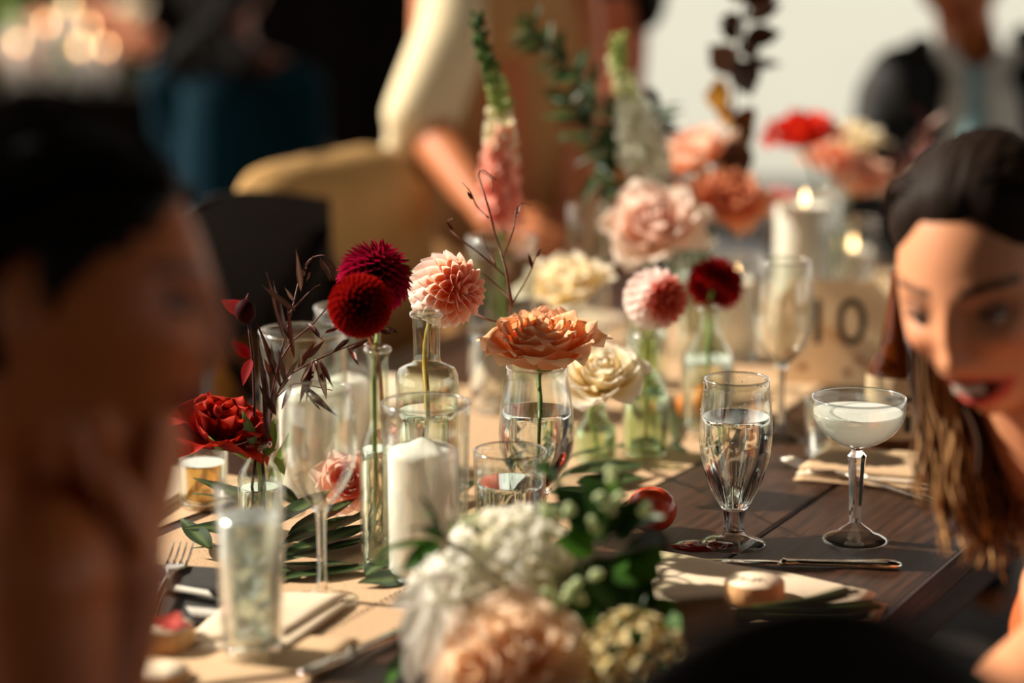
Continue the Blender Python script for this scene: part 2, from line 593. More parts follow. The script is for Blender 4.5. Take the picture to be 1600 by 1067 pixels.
def tumbler(name, label, cat, bx, by, rows, liq=None, liqmat=None, w=0.002, foot=0.008, liqname='water', mat=None, group=None):
    B = T(bx, by)
    g = thing(name, label, cat, B, group)
    o = prof(B, rows)
    o[-1] = (o[-1][0], 0.001)
    part('body', MB().lathe(wall(o, w, foot + 0.001), 56), mat or GLASS, g)
    part('rim', MB().lathe(rim(o[0][1], o[0][0] - w * .5, 0.0014), 56), mat or RIMG, g)
    rb = o[-1][0] - w - 0.0005
    part('foot', MB().lathe([(0, 0.0005), (rb * .97, 0.0005), (rb, 0.0015), (rb, foot - 0.001), (rb * .97, foot), (0, foot)], 48), SOLID, g)
    if liq:
        zt = zat(B, liq) - TZ
        part(liqname, MB().lathe(liquid(o, w, zt, foot + 0.003), 56), liqmat or WATER, g)
    return g

beer_bowl = [(592, 50), (606, 51.5), (620, 53), (640, 55), (660, 56.5), (675, 57), (690, 56.5), (705, 54.5), (720, 51.5), (735, 47), (750, 41.5), (765, 34.5), (778, 27.5), (788, 23)]
beer_stem = [(790, 22), (796, 19), (808, 16.5), (822, 15.5), (828, 17), (833, 18), (837, 21), (841, 32), (844, 43), (847, 50), (850, 51), (852, 48)]
beer = goblet('beer_glass', 'footed tulip glass full of water beside the plum', 'glass', 1146, 850, beer_bowl, beer_stem, (650, 787), WATER)
# moulded flutes low on the bowl
fl = MB()
Bq = T(1146, 850); bo = prof(Bq, beer_bowl)
for k in range(18):
    a = 2 * PI * k / 18
    pts = [Vector(((r + .0002) * math.cos(a), (r + .0002) * math.sin(a), z)) for r, z in bo[9:]]
    fl.tube(pts, [0.0004, 0.001, 0.0014, 0.0012, 0.0008], 6)
part('flute', fl, SOLID, beer, kind='stuff')
dr = MB()
for k in range(60):
    a = random.uniform(0, 2 * PI); i = random.choice([0, 0, 1, 1, 2, 3, 4, 5, 6])
    r, z = bo[i]; z -= random.uniform(0, .006)
    rr = random.uniform(.0004, .0012)
    dr.ell(Vector((r * math.cos(a), r * math.sin(a), z)), (rr, rr, rr), 6, 4)
part('droplets', dr, SOLID, beer, kind='stuff')

def coupe_rows(): return [(621, 72.5), (632, 73), (644, 72.5), (656, 69.5), (666, 64), (675, 56), (683, 46), (690, 34), (695, 22), (698, 13)]
goblet('coupe_glass', 'stemmed coupe of cloudy pale cocktail with a faceted stem', 'glass', 1335, 843, coupe_rows(),
       [(698, 12), (702, 8.5), (706, 10), (712, 15), (720, 13.5), (760, 11.5), (800, 9.5), (815, 9), (820, 14), (826, 24), (831, 29), (834, 38), (839, 48), (843, 53), (846, 52), (848, 48)],
       (643, 694), DRINK, n_stem=10, liqcol=c(248, 248, 242), liqname='cocktail')
wine_bowl = [(608, 50), (630, 54), (655, 57.5), (680, 58.5), (705, 57.5), (725, 54), (742, 48), (758, 40), (772, 30), (784, 21), (793, 14.5)]
wine_stem = [(794, 13.5), (800, 9.5), (812, 7.5), (850, 6.8), (885, 7), (908, 8.5), (918, 12), (925, 20), (930, 36), (934, 52), (937, 60.5), (939, 61.5), (941, 58)]
goblet('wine_glass', 'empty wine glass in front of the leaf garland at left', 'glass', 504, 938, wine_bowl, wine_stem)
goblet('wine_glass', 'wine glass standing behind the tulip glass, near the table number', 'glass', 1219, 688,
       [(408, 40), (440, 44), (475, 47), (500, 47), (520, 44), (540, 36), (556, 24), (568, 12)], [(570, 10), (580, 5.5), (620, 4.8), (660, 5.5), (672, 9), (680, 22), (686, 34), (689, 37), (692, 34)])
goblet('tulip_glass_vase', 'footed tulip glass used as a vase for the peach rose', 'glass', 838, 833,
       [(573, 47), (590, 49), (610, 52.5), (635, 56), (660, 58.5), (680, 59), (698, 58), (714, 54), (728, 47.5), (742, 39), (754, 31), (764, 24)],
       [(765, 23), (771, 19), (782, 16.5), (802, 15.5), (809, 17), (815, 21), (820, 34), (826, 48), (830, 53), (833, 53), (835, 50)], (640, 763), WATER)
tumbler('hurricane_vase', 'clear glass cylinder holding the nearest white pillar candle', 'vase', 667, 903, [(629, 69), (640, 69), (760, 66), (880, 63), (903, 62)], w=0.0022, foot=0.006)
tumbler('water_tumbler', 'short tumbler of water behind the white bouquet', 'glass', 797, 884, [(704, 57), (720, 57), (800, 54), (870, 51), (884, 50)], liq=752, w=0.002)
hb = tumbler('highball_glass', 'tall highball of iced drink in front of the left woman', 'glass', 395, 1030, [(762, 54), (780, 54), (880, 52), (980, 50), (1030, 49)], liq=806, liqmat=CLOUDY, w=0.0026, foot=0.016, liqname='iced_drink')
Bh = T(395, 1030)
for k in range(9):
    bm = MB().bbox((-.011, -.011, -.011), (.011, .011, .011), .004)
    a = k * 2.2
    z = .028 + .009 * k
    M = Matrix.Translation((math.cos(a) * .011, math.sin(a) * .011, z)) @ Euler((k * 1.1, k * .7, k)).to_matrix().to_4x4()
    if z > .045:
        part('ice_cube', bm, ICE, hb, M=M)
tumbler('hurricane_vase', 'wide glass cylinder with a candle behind the dried branch at left', 'vase', 478, 772, [(517, 68), (540, 68), (640, 67), (750, 66), (772, 65)], w=0.002, foot=0.006)
tumbler('hurricane_vase', 'taller glass cylinder behind the burgundy dahlias', 'vase', 545, 728, [(480, 50), (500, 50), (600, 50), (728, 49)], w=0.002, foot=0.006)
tumbler('cylinder_vase', 'tall glass cylinder holding the pink snapdragon', 'vase', 784, 640, [(371, 54), (400, 54), (500, 53), (640, 52)], w=0.002, foot=0.006, liq=520)
tumbler('cylinder_vase', 'clear glass cylinder left of the blush rose, back of the table', 'vase', 918, 545, [(322, 32), (360, 33), (450, 33), (545, 32)], w=0.002, foot=0.006)
tumbler('water_tumbler', 'low tumbler of clear water behind the coupe', 'glass', 1305, 715, [(625, 50), (650, 50), (700, 48), (715, 47)], liq=662, w=0.002)
tumbler('hurricane_vase', 'glass cylinder around the tall white candle at the back', 'vase', 1252, 520, [(305, 58), (360, 58), (450, 57), (520, 56)], w=0.002, foot=0.006)
tumbler('votive_glass', 'small glass votive with a lit candle at the far end', 'candle holder', 1330, 470, [(345, 40), (360, 40), (420, 38), (470, 36)], w=0.002, foot=0.006)
tumbler('votive_glass', 'low glass votive glowing behind the number card', 'candle holder', 1372, 500, [(430, 26), (450, 26), (480, 25), (500, 24)], w=0.002, foot=0.005)
tumbler('votive_glass', 'glass votive behind the dark red dahlia', 'candle holder', 1148, 560, [(402, 42), (430, 42), (500, 41), (560, 40)], w=0.002, foot=0.006)

def bottle(name, label, bx, by, rows, mat, water_y=None, w=0.002, cat='bottle', n=44):
    B = T(bx, by)
    g = thing(name, label, cat, B)
    o = prof(B, rows)
    o[-1] = (o[-1][0], 0.001)
    part('body', MB().lathe(wall(o, w, 0.007), n), mat, g)
    r0, z0 = o[0]
    part('lip', MB().lathe(rim(z0 - .003, r0 - .0005, 0.003), n), RIMG, g)
    rb = o[-1][0] - w - .0006
    part('foot', MB().lathe([(0, .0006), (rb * .9, .0006), (rb, .002), (rb, .0055), (rb * .95, .0065), (0, .0065)], n), SOLID, g)
    if water_y:
        part('water', MB().lathe(liquid(o, w, zat(B, water_y) - TZ, 0.0095), n), WATER, g)
    return g
bottle('slim_bottle', 'slim long-necked clear bottle holding the burgundy pompon dahlia', 594, 892,
       [(541, 18), (547, 19), (553, 18.5), (556, 16), (600, 16.5), (640, 17), (664, 18), (676, 21), (688, 26), (700, 29), (720, 30), (800, 30), (880, 30), (892, 29)], PALEGREEN, 700, 0.0018)
bottle('apothecary_bottle', 'square-shouldered clear bottle holding the peach ball dahlia', 669, 850,
       [(486, 23), (494, 23.5), (500, 22), (520, 21), (545, 20.5), (560, 21), (566, 23), (570, 33), (575, 43), (584, 48), (598, 49), (640, 48.5), (760, 47), (835, 46), (850, 45)], PALEGREEN, 640)
bottle('green_bottle', 'pale green glass bottle behind the cream rose', 1009, 712,
       [(520, 19), (527, 20), (533, 18.5), (570, 19), (590, 22), (606, 31), (620, 37), (640, 38), (690, 38), (712, 37)], GREENGLASS, 610)
bottle('round_bottle', 'clear round bottle under the dark red dahlia', 1104, 672,
       [(478, 16), (486, 16.5), (510, 17), (528, 24), (545, 37), (565, 42), (620, 42), (660, 41), (672, 39)], PALEGREEN, 560)
bottle('bud_vase', 'squat glass bud vase with the cream rose', 930, 722,
       [(630, 16), (640, 16), (655, 20), (668, 32), (680, 34), (715, 34), (722, 33)], GREENGLASS, 668)
bottle('bud_vase', 'glass bud vase of the red rose near the left woman', 408, 855,
       [(690, 17), (700, 17), (716, 19), (730, 28), (745, 34), (800, 35), (855, 34)], PALEGREEN, 760)
bottle('bud_vase', 'clear bottle under the blush rose', 1010, 600, [(430, 16), (440, 16), (470, 18), (490, 30), (510, 34), (590, 34), (600, 33)], PALEGREEN, 520)
bottle('bud_vase', 'clear bottle under the white garden rose', 890, 610, [(478, 16), (490, 16), (510, 22), (525, 34), (600, 34), (610, 33)], PALEGREEN, 540)
bottle('bud_vase', 'clear vase of foliage and peach roses at the back', 1085, 560, [(372, 30), (380, 30), (450, 30), (560, 30)], PALEGREEN, 430)
bottle('bud_vase', 'clear vase of red and orange roses at the far end', 1290, 478, [(300, 34), (310, 34), (400, 34), (478, 33)], PALEGREEN, 360)

# brown beer bottle with paper label
Bb = T(1396, 702)
bb = thing('beer_bottle', 'brown glass beer bottle with a tan paper label beside the right woman', 'bottle', Bb)
o = prof(Bb, [(425, 13), (432, 14.5), (440, 13), (480, 17), (520, 23), (545, 28), (560, 36), (575, 43), (590, 45), (690, 45), (700, 44), (704, 40)])
o[-1] = (o[-1][0], 0.0005)
part('body', MB().lathe([(0, .0005)] + o[::-1] + [(0, o[0][1])], 40), BROWNGLASS, bb)
lp = prof(Bb, [(583, 45.3), (584, 45.8), (676, 45.8), (677, 45.3)])
lab = part('label', MB().lathe(lp[::-1], 48), LABELM, bb)
r = lp[1][0] + .0002
pm = MB()
def onlabel(a, z, rr=r): return (rr * math.sin(a), -rr * math.cos(a), z)
zl0, zl1 = lp[2][1], lp[1][1]
for a0, a1, f0, f1 in ((-.5, .5, .62, .72), (-.35, .35, .5, .55), (.15, .42, .12, .4), (-.5, .0, .2, .24), (-.5, .0, .3, .34)):
    pm.grid(lambda u, v: onlabel(a0 + (a1 - a0) * u, zl0 + (zl1 - zl0) * (f0 + (f1 - f0) * v)), 6, 1)
part('print', pm, INK, lab, kind='stuff')

# ------------------------------------------------------------------ candles
def candle(label, bx, by, top, hw, lit=False, group=None, peak=6, baseh=0.0075):
    B = T(bx, by)
    B.z += baseh
    g = thing('pillar_candle', label, 'candle', B, group)
    d = depth(B)
    r = hw * d / FPX
    h = zat(B, top) - B.z
    pr = [(0, 0), (r * .96, 0), (r, .003), (r, h - r * .28), (r * .985, h - r * .16), (r * .9, h - r * .06), (r * .72, h + r * .02), (r * .4, h + r * .08), (r * .2, h + r * .2), (r * .08, h + r * .26), (0, h + r * .27)]
    if lit:
        pr = [(0, 0), (r * .96, 0), (r, .003), (r, h - .004), (r * .95, h), (r * .8, h - .006), (r * .3, h - .008), (0, h - .008)]
    wx = part('wax', MB().lathe(pr, 48), WAX, g)
    zt = pr[-1][1]
    part('wick', MB().tube([(0, 0, zt - .002), (.0006, 0, zt + .004), (.001, .0005, zt + .009)], .0009, 6), WICK, wx)
    if lit:
        fr = .0042
        part('flame', MB().lathe([(0, zt + .006), (fr * .7, zt + .009), (fr, zt + .013), (fr * .8, zt + .018), (fr * .35, zt + .024), (0, zt + .028)], 12), FLAME, wx)
    return g
candle('white pillar candle with pointed top in the nearest glass cylinder', 663, 903, 697, 55)
candle('white pillar candle inside the wide cylinder at left', 482, 772, 612, 43)
candle('white pillar candle in the cylinder behind the burgundy dahlias', 545, 728, 590, 34)
candle('tall lit white pillar candle at the back of the table', 1252, 520, 318, 44, lit=True)
candle('short lit candle in the far glass votive', 1330, 470, 388, 30, lit=True)
candle('small lit candle behind the table number card', 1372, 500, 478, 17, lit=True)
candle('white candle burning behind the dark red dahlia', 1148, 560, 436, 33, lit=True)

# ------------------------------------------------------------------ leaves and petals
def leaf_mb(L, W, fold=0.25, curve=0.15, pk=0.75, pw=1.0, ca=(0, .2, 0), cb=None, nu=4, nv=7, wave=0.0, vein=None):
    """leaf along +Z in the XZ plane, upper face +Y"""
    cb = cb or ca
    def fn(u, v):
        x = (u - .5) * 2
        w = W * .5 * math.sin(PI * (min(.999, v) ** pk)) ** pw
        y = fold * abs(x) * w - curve * L * v * v + wave * W * math.sin(v * 9 + x)
        return Vector((x * w, y, v * L))
    def cl(u, v):
        e = abs(u - .5) * 2
        q = mixc(ca, cb, e)
        if vein and e < .1:
            q = vein
        return q
    return MB().grid(fn, nu, nv, cl)
def petal_mb(L, W, cup=0.5, curl=-0.1, round_=0.5, pk=0.8, cbase=(1, .4, .2), ctip=(1, .8, .7), nu=4, nv=6, edge=None, inner=None):
    def fn(u, v):
        x = (u - .5) * 2
        w = W * .5 * (math.sin(PI * min(.995, .06 + .93 * v) ** pk)) ** round_
        y = cup * w * x * x * (1 - .3 * v) + curl * L * v * v
        return Vector((x * w, y, v * L))
    def cl(u, v):
        e = max(abs(u - .5) * 2 * .75, v)
        q = mixc(cbase, ctip, sstep(.5, 1.0, e))
        if edge and (v > .93 or abs(u - .5) > .46):
            q = edge
        return q
    return MB().grid(fn, nu, nv, cl)
def frame(z, y):
    z = z.normalized()
    y = (y - z * y.dot(z)).normalized()
    x = y.cross(z)
    return Matrix((x, y, z)).transposed().to_4x4()
def axrot(axis):
    return axis.to_track_quat('Z', 'Y').to_matrix().to_4x4()

def stem_part(root, pts, r=0.0022, col=c(86, 112, 44), name='stem', n=8, taper=1.0, mat=None):
    q = bez(pts, 12)
    m = len(q)
    return part(name, MB().tube(q, [r * (1 + (taper - 1) * i / (m - 1)) for i in range(m)], n, col), mat or STEM, root, world=True)
def leaf_between(root, a, b, w, mat=None, ca=c(40, 62, 26), cb=None, curve=0.1, name='leaf', up=None, fold=.25, nv=7, pk=.75, vein=None, wave=0.0):
    """one leaf from point a to tip b"""
    a, b = Vector(a), Vector(b)
    L = (b - a).length
    mb = leaf_mb(L, w, fold, curve, pk, 1.0, ca, cb, nv=nv, vein=vein, wave=wave)
    upv = up or Vector((random.uniform(-.4, .4), -.6, .8))
    z = (b - a).normalized()
    if abs(z.dot(upv.normalized())) > .95:
        upv = Vector((1, -1, .2))
    mb.xf(Matrix.Translation(a) @ frame(z, upv))
    return part(name, mb, mat or LEAF, root, world=True)

def dahlia(name, label, head, axis, R, npet, theta, cfn, pw=1.0, tilt=(0.1, 0.9), cup=.9, round_=.55, pk=.8, mat=None, stem=None, stemcol=c(120, 96, 40), stemr=.0024, inner=.3, curl=-.05, smin=.45, cat='flower', flat=1.0, corecol=None):
    """ball dahlia: every petal its own part, laid out in a golden-angle spiral"""
    root = thing(name, label, cat, stem[-1] if stem else head)
    off = Vector(head) - root.location
    A = Matrix.Translation(off) @ axrot(axis)
    lib = {}
    ga = PI * (3 - math.sqrt(5))
    th = math.radians(theta)
    for i in range(npet):
        f = (i + .5) / npet
        t = math.acos(1 - (1 - math.cos(th)) * f)
        az = i * ga
        k = min(9, int(f * 10))
        if k not in lib:
            s = smin + (1 - smin) * ((k + .5) / 10) ** .6
            cb_, ct_, ed_ = cfn((k + .5) / 10)
            L = R * (1 - inner) * (0.85 + .15 * s)
            lib[k] = petal_mb(L, R * .62 * s * pw, cup * (1.25 - .5 * s), curl, round_, pk, cb_, ct_, 4, 5, edge=ed_).mesh('petal', mat or PETAL)
        rr = Vector((math.sin(t) * math.cos(az), math.sin(t) * math.sin(az), math.cos(t) * flat))
        e = Vector((-math.cos(t) * math.cos(az), -math.cos(t) * math.sin(az), math.sin(t)))
        kk = tilt[0] + (tilt[1] - tilt[0]) * f ** 1.3 + random.uniform(-.06, .06)
        z = (rr - e * kk).normalized()
        pos = rr * R * (1 - (1 - inner) * (.96 / math.sqrt(1 + kk * kk)))
        # keep the tips on the ball
        L = R * (1 - inner)
        M = A @ Matrix.Translation(pos) @ frame(z, e) @ Matrix.Rotation(random.uniform(-.12, .12), 4, 'Z')
        link('petal', lib[k], root, M)
    cb_, ct_, _ = cfn(0.3)
    core = MB().ell(Vector((0, 0, 0)), (R * .5, R * .5, R * .5 * flat), 12, 8)
    core.col = [corecol or cb_] * len(core.v)
    part('flower_centre', core, mat or PETAL, root, M=A)
    if stem:
        stem_part(root, [Vector(head) - axis.normalized() * R * .4] + stem, stemr, stemcol)
    return root

def rose_petal(L, W, rho, alpha, curl, bulge, ruf, cb, ct, r0, ce=None, nu=8, nv=8, seed=0):
    def fn(u, v):
        x = (u - .5) * 2
        s = (v ** .5) * math.sqrt(max(0, 1 - .92 * max(0, (v - .55) / .45) ** 3))
        w = W * .5 * s * x
        ln = L * v * (1 - .16 * x * x * v * v)
        a = w / rho
        X = rho * math.sin(a)
        Y = rho * (1 - math.cos(a))
        Y -= bulge * L * math.sin(PI * min(1, v * 1.05)) * (1 - .3 * x * x)
        Y -= curl * L * max(0, v - .6) ** 2 * 6 * (1 + .5 * abs(x))
        Y += ruf * L * v ** 3 * noise.noise(Vector((x * 1.5 + seed, v * 1.2, seed * 1.7)))
        Z = ln + ruf * .45 * L * v ** 3 * noise.noise(Vector((x * 2 + seed * 3, 0, 1)))
        ca, sa = math.cos(alpha), math.sin(alpha)
        return Vector((X, Y * ca - Z * sa - r0, Y * sa + Z * ca))
    def cl(u, v):
        q = mixc(cb, ct, sstep(.2, .95, v))
        if ce and v > .9:
            q = mixc(q, ce, .8)
        return q
    return MB().grid(fn, nu, nv, cl)
def rose(name, label, head, axis, R, npet=26, cols=None, open_=70, ruf=.12, stem=None, stemcol=c(96, 120, 56), cat='flower', curl=.12, mat=None, h=1.0, spin=0.0, root=None, off=None, nu=8, petname='petal', amin=2, pw=1.0):
    own = root is None
    if nu == 8 and own:
        open_, h = open_ * .84, h * 1.22
    if own:
        root = thing(name, label, cat, stem[-1] if stem else head)
        off = Vector(head) - root.location
    A = Matrix.Translation(off) @ axrot(axis) @ Matrix.Rotation(spin, 4, 'Z') @ Matrix.Translation((0, 0, -R * .45 * h))
    lib = {}
    for i in range(npet):
        f = i / (npet - 1)
        k = int(f * 7.99)
        var = i % 3
        key = (k, var)
        if key not in lib:
            g = (k + .5) / 8
            alpha = math.radians(amin + (open_ - amin) * g ** 1.1)
            L = R * (.80 + .24 * g) * h
            W = R * (.55 + 1.0 * g) * pw
            rho = R * (.16 + .62 * g)
            cb, ct, ce = cols(g)
            lib[key] = rose_petal(L, W, rho, alpha, curl * (.1 + 1.5 * g), .10 + .08 * (1 - g), ruf * (.25 + g), cb, ct, R * (.03 + .20 * g), ce, nu, nu, seed=k * 3 + var * 7 + spin).mesh('petal', mat or PETAL)
        az = i * 2.39996 + random.uniform(-.15, .15)
        M = A @ Matrix.Rotation(az, 4, 'Z') @ Matrix.Translation((0, 0, R * .12 * (1 - f)))
        link(petname, lib[key], root, M)
    if own:
        core = MB().lathe([(0, -R * .12), (R * .2, -R * .05), (R * .26, R * .1), (R * .2, R * .25), (0, R * .3)], 12, col=(lambda k: c(120, 140, 70)))
        part('sepals', core, LEAF, root, M=A)
        if stem:
            stem_part(root, [Vector(head) - axis.normalized() * R * .45 * h] + stem, .0025, stemcol)
    return root

def inside(bx, by, py, dx=0, dy=0):
    """a point on the axis of the vase that stands at (bx,by), at pixel row py"""
    B = T(bx, by)
    return Vector((B.x + dx, B.y + dy, zat(B, py)))

# --- hero flowers
def peachd(f):
    base = mixc(c(236, 128, 84), c(255, 150, 84), sstep(.05, .3, f))
    base = mixc(base, c(255, 222, 204), sstep(.34, .6, f))  # sunlit white painted into the outer petals, over their own pale tone
    tip = mixc(c(246, 182, 154), c(255, 214, 190), sstep(.05, .3, f))
    tip = mixc(tip, c(255, 248, 242), sstep(.26, .5, f))
    return base, tip, mixc(tip, (1, .95, .9), .5)
hd = P(703, 452, 2.345)
fl1 = dahlia('ball_dahlia', 'peach ball dahlia with pale edged petals, sharpest flower in the middle', hd, CD(.72, .02, .62), .0375, 132, 142, peachd,
       pw=1.05, tilt=(.05, 1.9), cup=.9, round_=.6, pk=.72, stem=[P(668, 520, 2.35), P(664, 575, 2.35), inside(669, 850, 640), inside(669, 850, 800, -.006)], inner=.32, smin=.34, stemcol=c(176, 140, 62), stemr=.0031, curl=.06)
leaf_between(fl1, P(662, 450, 2.36), P(630, 405, 2.36), .010, ca=c(84, 140, 40), cb=c(60, 110, 30), curve=.1)
def burg(f):
    return c(112, 8, 10), mixc(c(124, 12, 14), c(226, 40, 26), f), None
dahlia('pompon_dahlia', 'dark burgundy pompon dahlia, round and facing the camera', P(563, 478, 2.20), CD(.12, -.12, .95), .0312, 210, 135, burg,
       pw=.62, tilt=(.0, .35), cup=1.5, round_=.5, pk=.8, mat=PETALD, stem=[P(581, 535, 2.235), inside(594, 892, 560), inside(594, 892, 640, .004), inside(594, 892, 840, .008)], inner=.45, smin=.6, stemcol=c(150, 84, 36), stemr=.0022, corecol=c(60, 4, 6))
def mag(f):
    return c(110, 4, 26), mixc(c(150, 10, 44), c(216, 30, 88), f), None
dahlia('magenta_dahlia', 'magenta dahlia with pointed petals behind the burgundy pompon', P(587, 428, 2.285), CD(.25, .93, .1), .0375, 190, 124, mag,
       pw=.62, tilt=(.1, .95), cup=1.2, round_=.6, pk=.72, flat=.9, mat=PETALD, stem=[P(590, 520, 2.275), inside(594, 892, 560, -.003), inside(594, 892, 700, -.004), inside(594, 892, 850, -.008)], inner=.25, smin=.5, stemcol=c(110, 126, 60), corecol=c(70, 4, 16))
def peachr(g):
    return mixc(c(253, 166, 84), c(252, 180, 116), g), mixc(c(253, 182, 112), c(253, 206, 164), g), c(254, 218, 182)
rose('peach_rose', 'ruffled open peach rose in the tulip glass', P(849, 533, 2.365), CD(-.06, .93, .42), .055, 42, peachr, 56, .13,
     stem=[P(842, 590, 2.385), inside(838, 833, 640, .004), inside(838, 833, 755, .002)], curl=.10, h=1.12, nu=14, pw=1.02)
def creamr(g):
    return c(244, 222, 164), mixc(c(248, 232, 190), c(252, 246, 228), g), c(253, 248, 236)
rose('cream_rose', 'cream white rose behind the peach rose', P(940, 582, 2.53), CD(-.1, .75, .6), .046, 28, creamr, 66, .12,
     stem=[P(922, 645, 2.6), inside(930, 722, 680), inside(930, 722, 715)], stemcol=c(150, 180, 100), nu=12, pw=1.15)
def pinkd(f):
    base = mixc(c(214, 92, 70), c(240, 130, 90), sstep(0, .5, f))
    base = mixc(base, c(255, 236, 228), sstep(.18, .4, f))
    tip = mixc(c(222, 120, 100), c(255, 246, 242), sstep(.12, .34, f))
    return base, tip, None
dahlia('ball_dahlia', 'small white and coral ball dahlia on the green bottle', P(1028, 467, 2.66), CD(.62, -.05, .75), .036, 130, 140, pinkd,
       pw=.9, tilt=(.05, 1.8), cup=1.0, round_=.6, stem=[P(1015, 520, 2.68), inside(1009, 712, 545), inside(1009, 712, 690)], stemcol=c(150, 150, 70), inner=.32)
dahlia('red_dahlia', 'dark red dahlia tilted sideways behind the small coral dahlia', P(1119, 440, 2.83), CD(.35, .75, -.4), .036, 100, 112, lambda f: (c(120, 6, 8), mixc(c(140, 8, 10), c(206, 24, 22), f), None),
       pw=.75, tilt=(.2, .9), cup=1.0, mat=PETALD, stem=[P(1108, 480, 2.85), inside(1104, 672, 530), inside(1104, 672, 655)], stemcol=c(120, 160, 80), inner=.3, flat=.8)
rose('white_rose', 'large white garden rose, blurred behind the peach rose', P(885, 440, 2.98), CD(-.1, .8, .5), .052, 24, creamr, 72, .14,
     stem=[P(888, 490, 2.99), inside(890, 610, 520), inside(890, 610, 590)])
def blush(g):
    return mixc(c(246, 186, 164), c(252, 222, 202), g), mixc(c(249, 212, 194), c(254, 238, 224), g), c(254, 240, 226)
rose('blush_rose', 'tall blush pink rose above the coral dahlia', P(1020, 350, 2.98), CD(-.05, .6, .75), .060, 28, blush, 66, .12,
     stem=[P(1014, 415, 3.0), inside(1010, 600, 460), inside(1010, 600, 585)])
def peach2(g):
    return mixc(c(226, 120, 70), c(238, 150, 104), g), mixc(c(236, 150, 108), c(244, 186, 150), g), None
rose('peach_rose', 'peach rose right of the blush rose', P(1138, 308, 3.2), CD(.1, .75, .6), .055, 22, peach2, 74, .16,
     stem=[P(1110, 370, 3.2), inside(1085, 560, 420), inside(1085, 560, 540)])
def peach3(g):
    return mixc(c(238, 130, 60), c(244, 160, 100), g), mixc(c(246, 190, 160), c(252, 226, 206), g), None
rose('peach_rose', 'pale topped peach rose above the other peach rose', P(1082, 232, 3.3), CD(-.3, .9, .1), .056, 22, peach3, 74, .14,
     stem=[P(1090, 330, 3.25), inside(1085, 560, 420, .01), inside(1085, 560, 540, .008)])
def redr(g):
    return c(206, 34, 16), mixc(c(214, 40, 20), c(228, 62, 36), g), None
rose('red_rose', 'bright red rose at the far end of the table', P(1252, 202, 3.55), CD(-.1, .8, .4), .050, 20, redr, 74, .16,
     stem=[P(1275, 280, 3.55), inside(1290, 478, 340), inside(1290, 478, 460)], mat=PETALD)
rose('peach_rose', 'peach rose by the far votive, white on its lit side', P(1345, 272, 3.6), CD(.2, .8, .3), .056, 20, peach3, 72, .14,
     stem=[P(1310, 330, 3.58), inside(1290, 478, 350, .01), inside(1290, 478, 460, .012)])
rose('orange_rose', 'small orange rose below the red rose', P(1298, 245, 3.62), CD(.0, .8, .4), .040, 18, peach2, 70, .14,
     stem=[P(1295, 310, 3.6), inside(1290, 478, 350, -.012), inside(1290, 478, 460, -.012)])
rose('white_rose', 'white rose above the far peach rose', P(1335, 212, 3.75), CD(.1, .8, .3), .045, 18, creamr, 70, .14,
     stem=[P(1315, 310, 3.68), inside(1290, 478, 350, .014, .012), inside(1290, 478, 460, .012, .01)])
rose('pink_rose', 'small deep pink rose between the far candle and peach rose', P(1215, 315, 3.5), CD(.0, .8, .4), .036, 16, lambda g: (c(206, 60, 80), c(226, 112, 122), None), 70, .14,
     stem=[P(1245, 370, 3.52), inside(1290, 478, 380, -.02), inside(1290, 478, 460, -.014)])
# red rose at the left, wide dark petals
def redleft(g):
    return c(104, 8, 5), mixc(c(132, 14, 8), c(178, 30, 18), g), c(204, 60, 40)
rr_ = rose('red_rose', 'deep red rose with loose curling petals beside the left woman', P(352, 662, 2.33), CD(.25, .8, .35), .052, 16, redleft, 74, .3,
     stem=[P(395, 720, 2.34), inside(408, 855, 720), inside(408, 855, 840)], mat=PETALD, curl=.16, stemcol=c(150, 170, 90), nu=12, pw=1.15)
for a, b, w_ in (((398, 700, 2.32), (380, 640, 2.31), .012), ((412, 720, 2.33), (430, 650, 2.36), .016), ((420, 800, 2.36), (448, 668, 2.4), .018), ((400, 720, 2.32), (428, 700, 2.3), .016)):
    leaf_between(rr_, P(*a), P(*b), w_, ca=c(126, 150, 70), cb=c(96, 124, 50))
# burgundy bud above it
bud = thing('burgundy_tulip', 'dark burgundy bud with one red petal at the left woman\'s nose', 'flower', inside(408, 855, 800, -.012))
stem_part(bud, [P(388, 500, 2.36), P(396, 580, 2.36), P(398, 680, 2.35), inside(408, 855, 720, -.004), inside(408, 855, 800, -.012)], .0016, c(70, 30, 24))
mb = MB().ell(P(383, 487, 2.36), (.011, .011, .013), 14, 10)
mb.col = [c(60, 10, 14)] * len(mb.v)
part('bud', mb, PETALD, bud, world=True)
part('sepal', MB().tube([P(383, 472, 2.36), P(388, 458, 2.36)], [.0015, .0004], 6, c(150, 70, 60)), STEM, bud, world=True)
for a, b, w_ in (((390, 495, 2.37), (345, 465, 2.38), .022), ((392, 560, 2.36), (378, 600, 2.34), .012), ((390, 560, 2.37), (362, 530, 2.37), .014)):
    leaf_between(bud, P(*a), P(*b), w_, PETALD, c(120, 8, 14), c(150, 16, 22), name='petal')
# ranunculus lying on the leaves
def ran(g):
    return mixc(c(250, 150, 116), c(252, 176, 150), g), mixc(c(250, 176, 150), c(254, 226, 212), g), c(255, 236, 226)
rose('ranunculus', 'coral pink ranunculus lying between wine glass and slim bottle', P(543, 752, 2.42), CD(.2, .3, .8), .030, 30, ran, 68, .08,
     stem=[P(556, 790, 2.46), P(575, 805, 2.49)])
rose('ranunculus', 'pale pink ranunculus glimpsed behind the slim bottle', P(627, 690, 2.45), CD(.3, .7, .5), .024, 22, ran, 68, .08,
     stem=[P(632, 760, 2.45), P(636, 812, 2.45)])

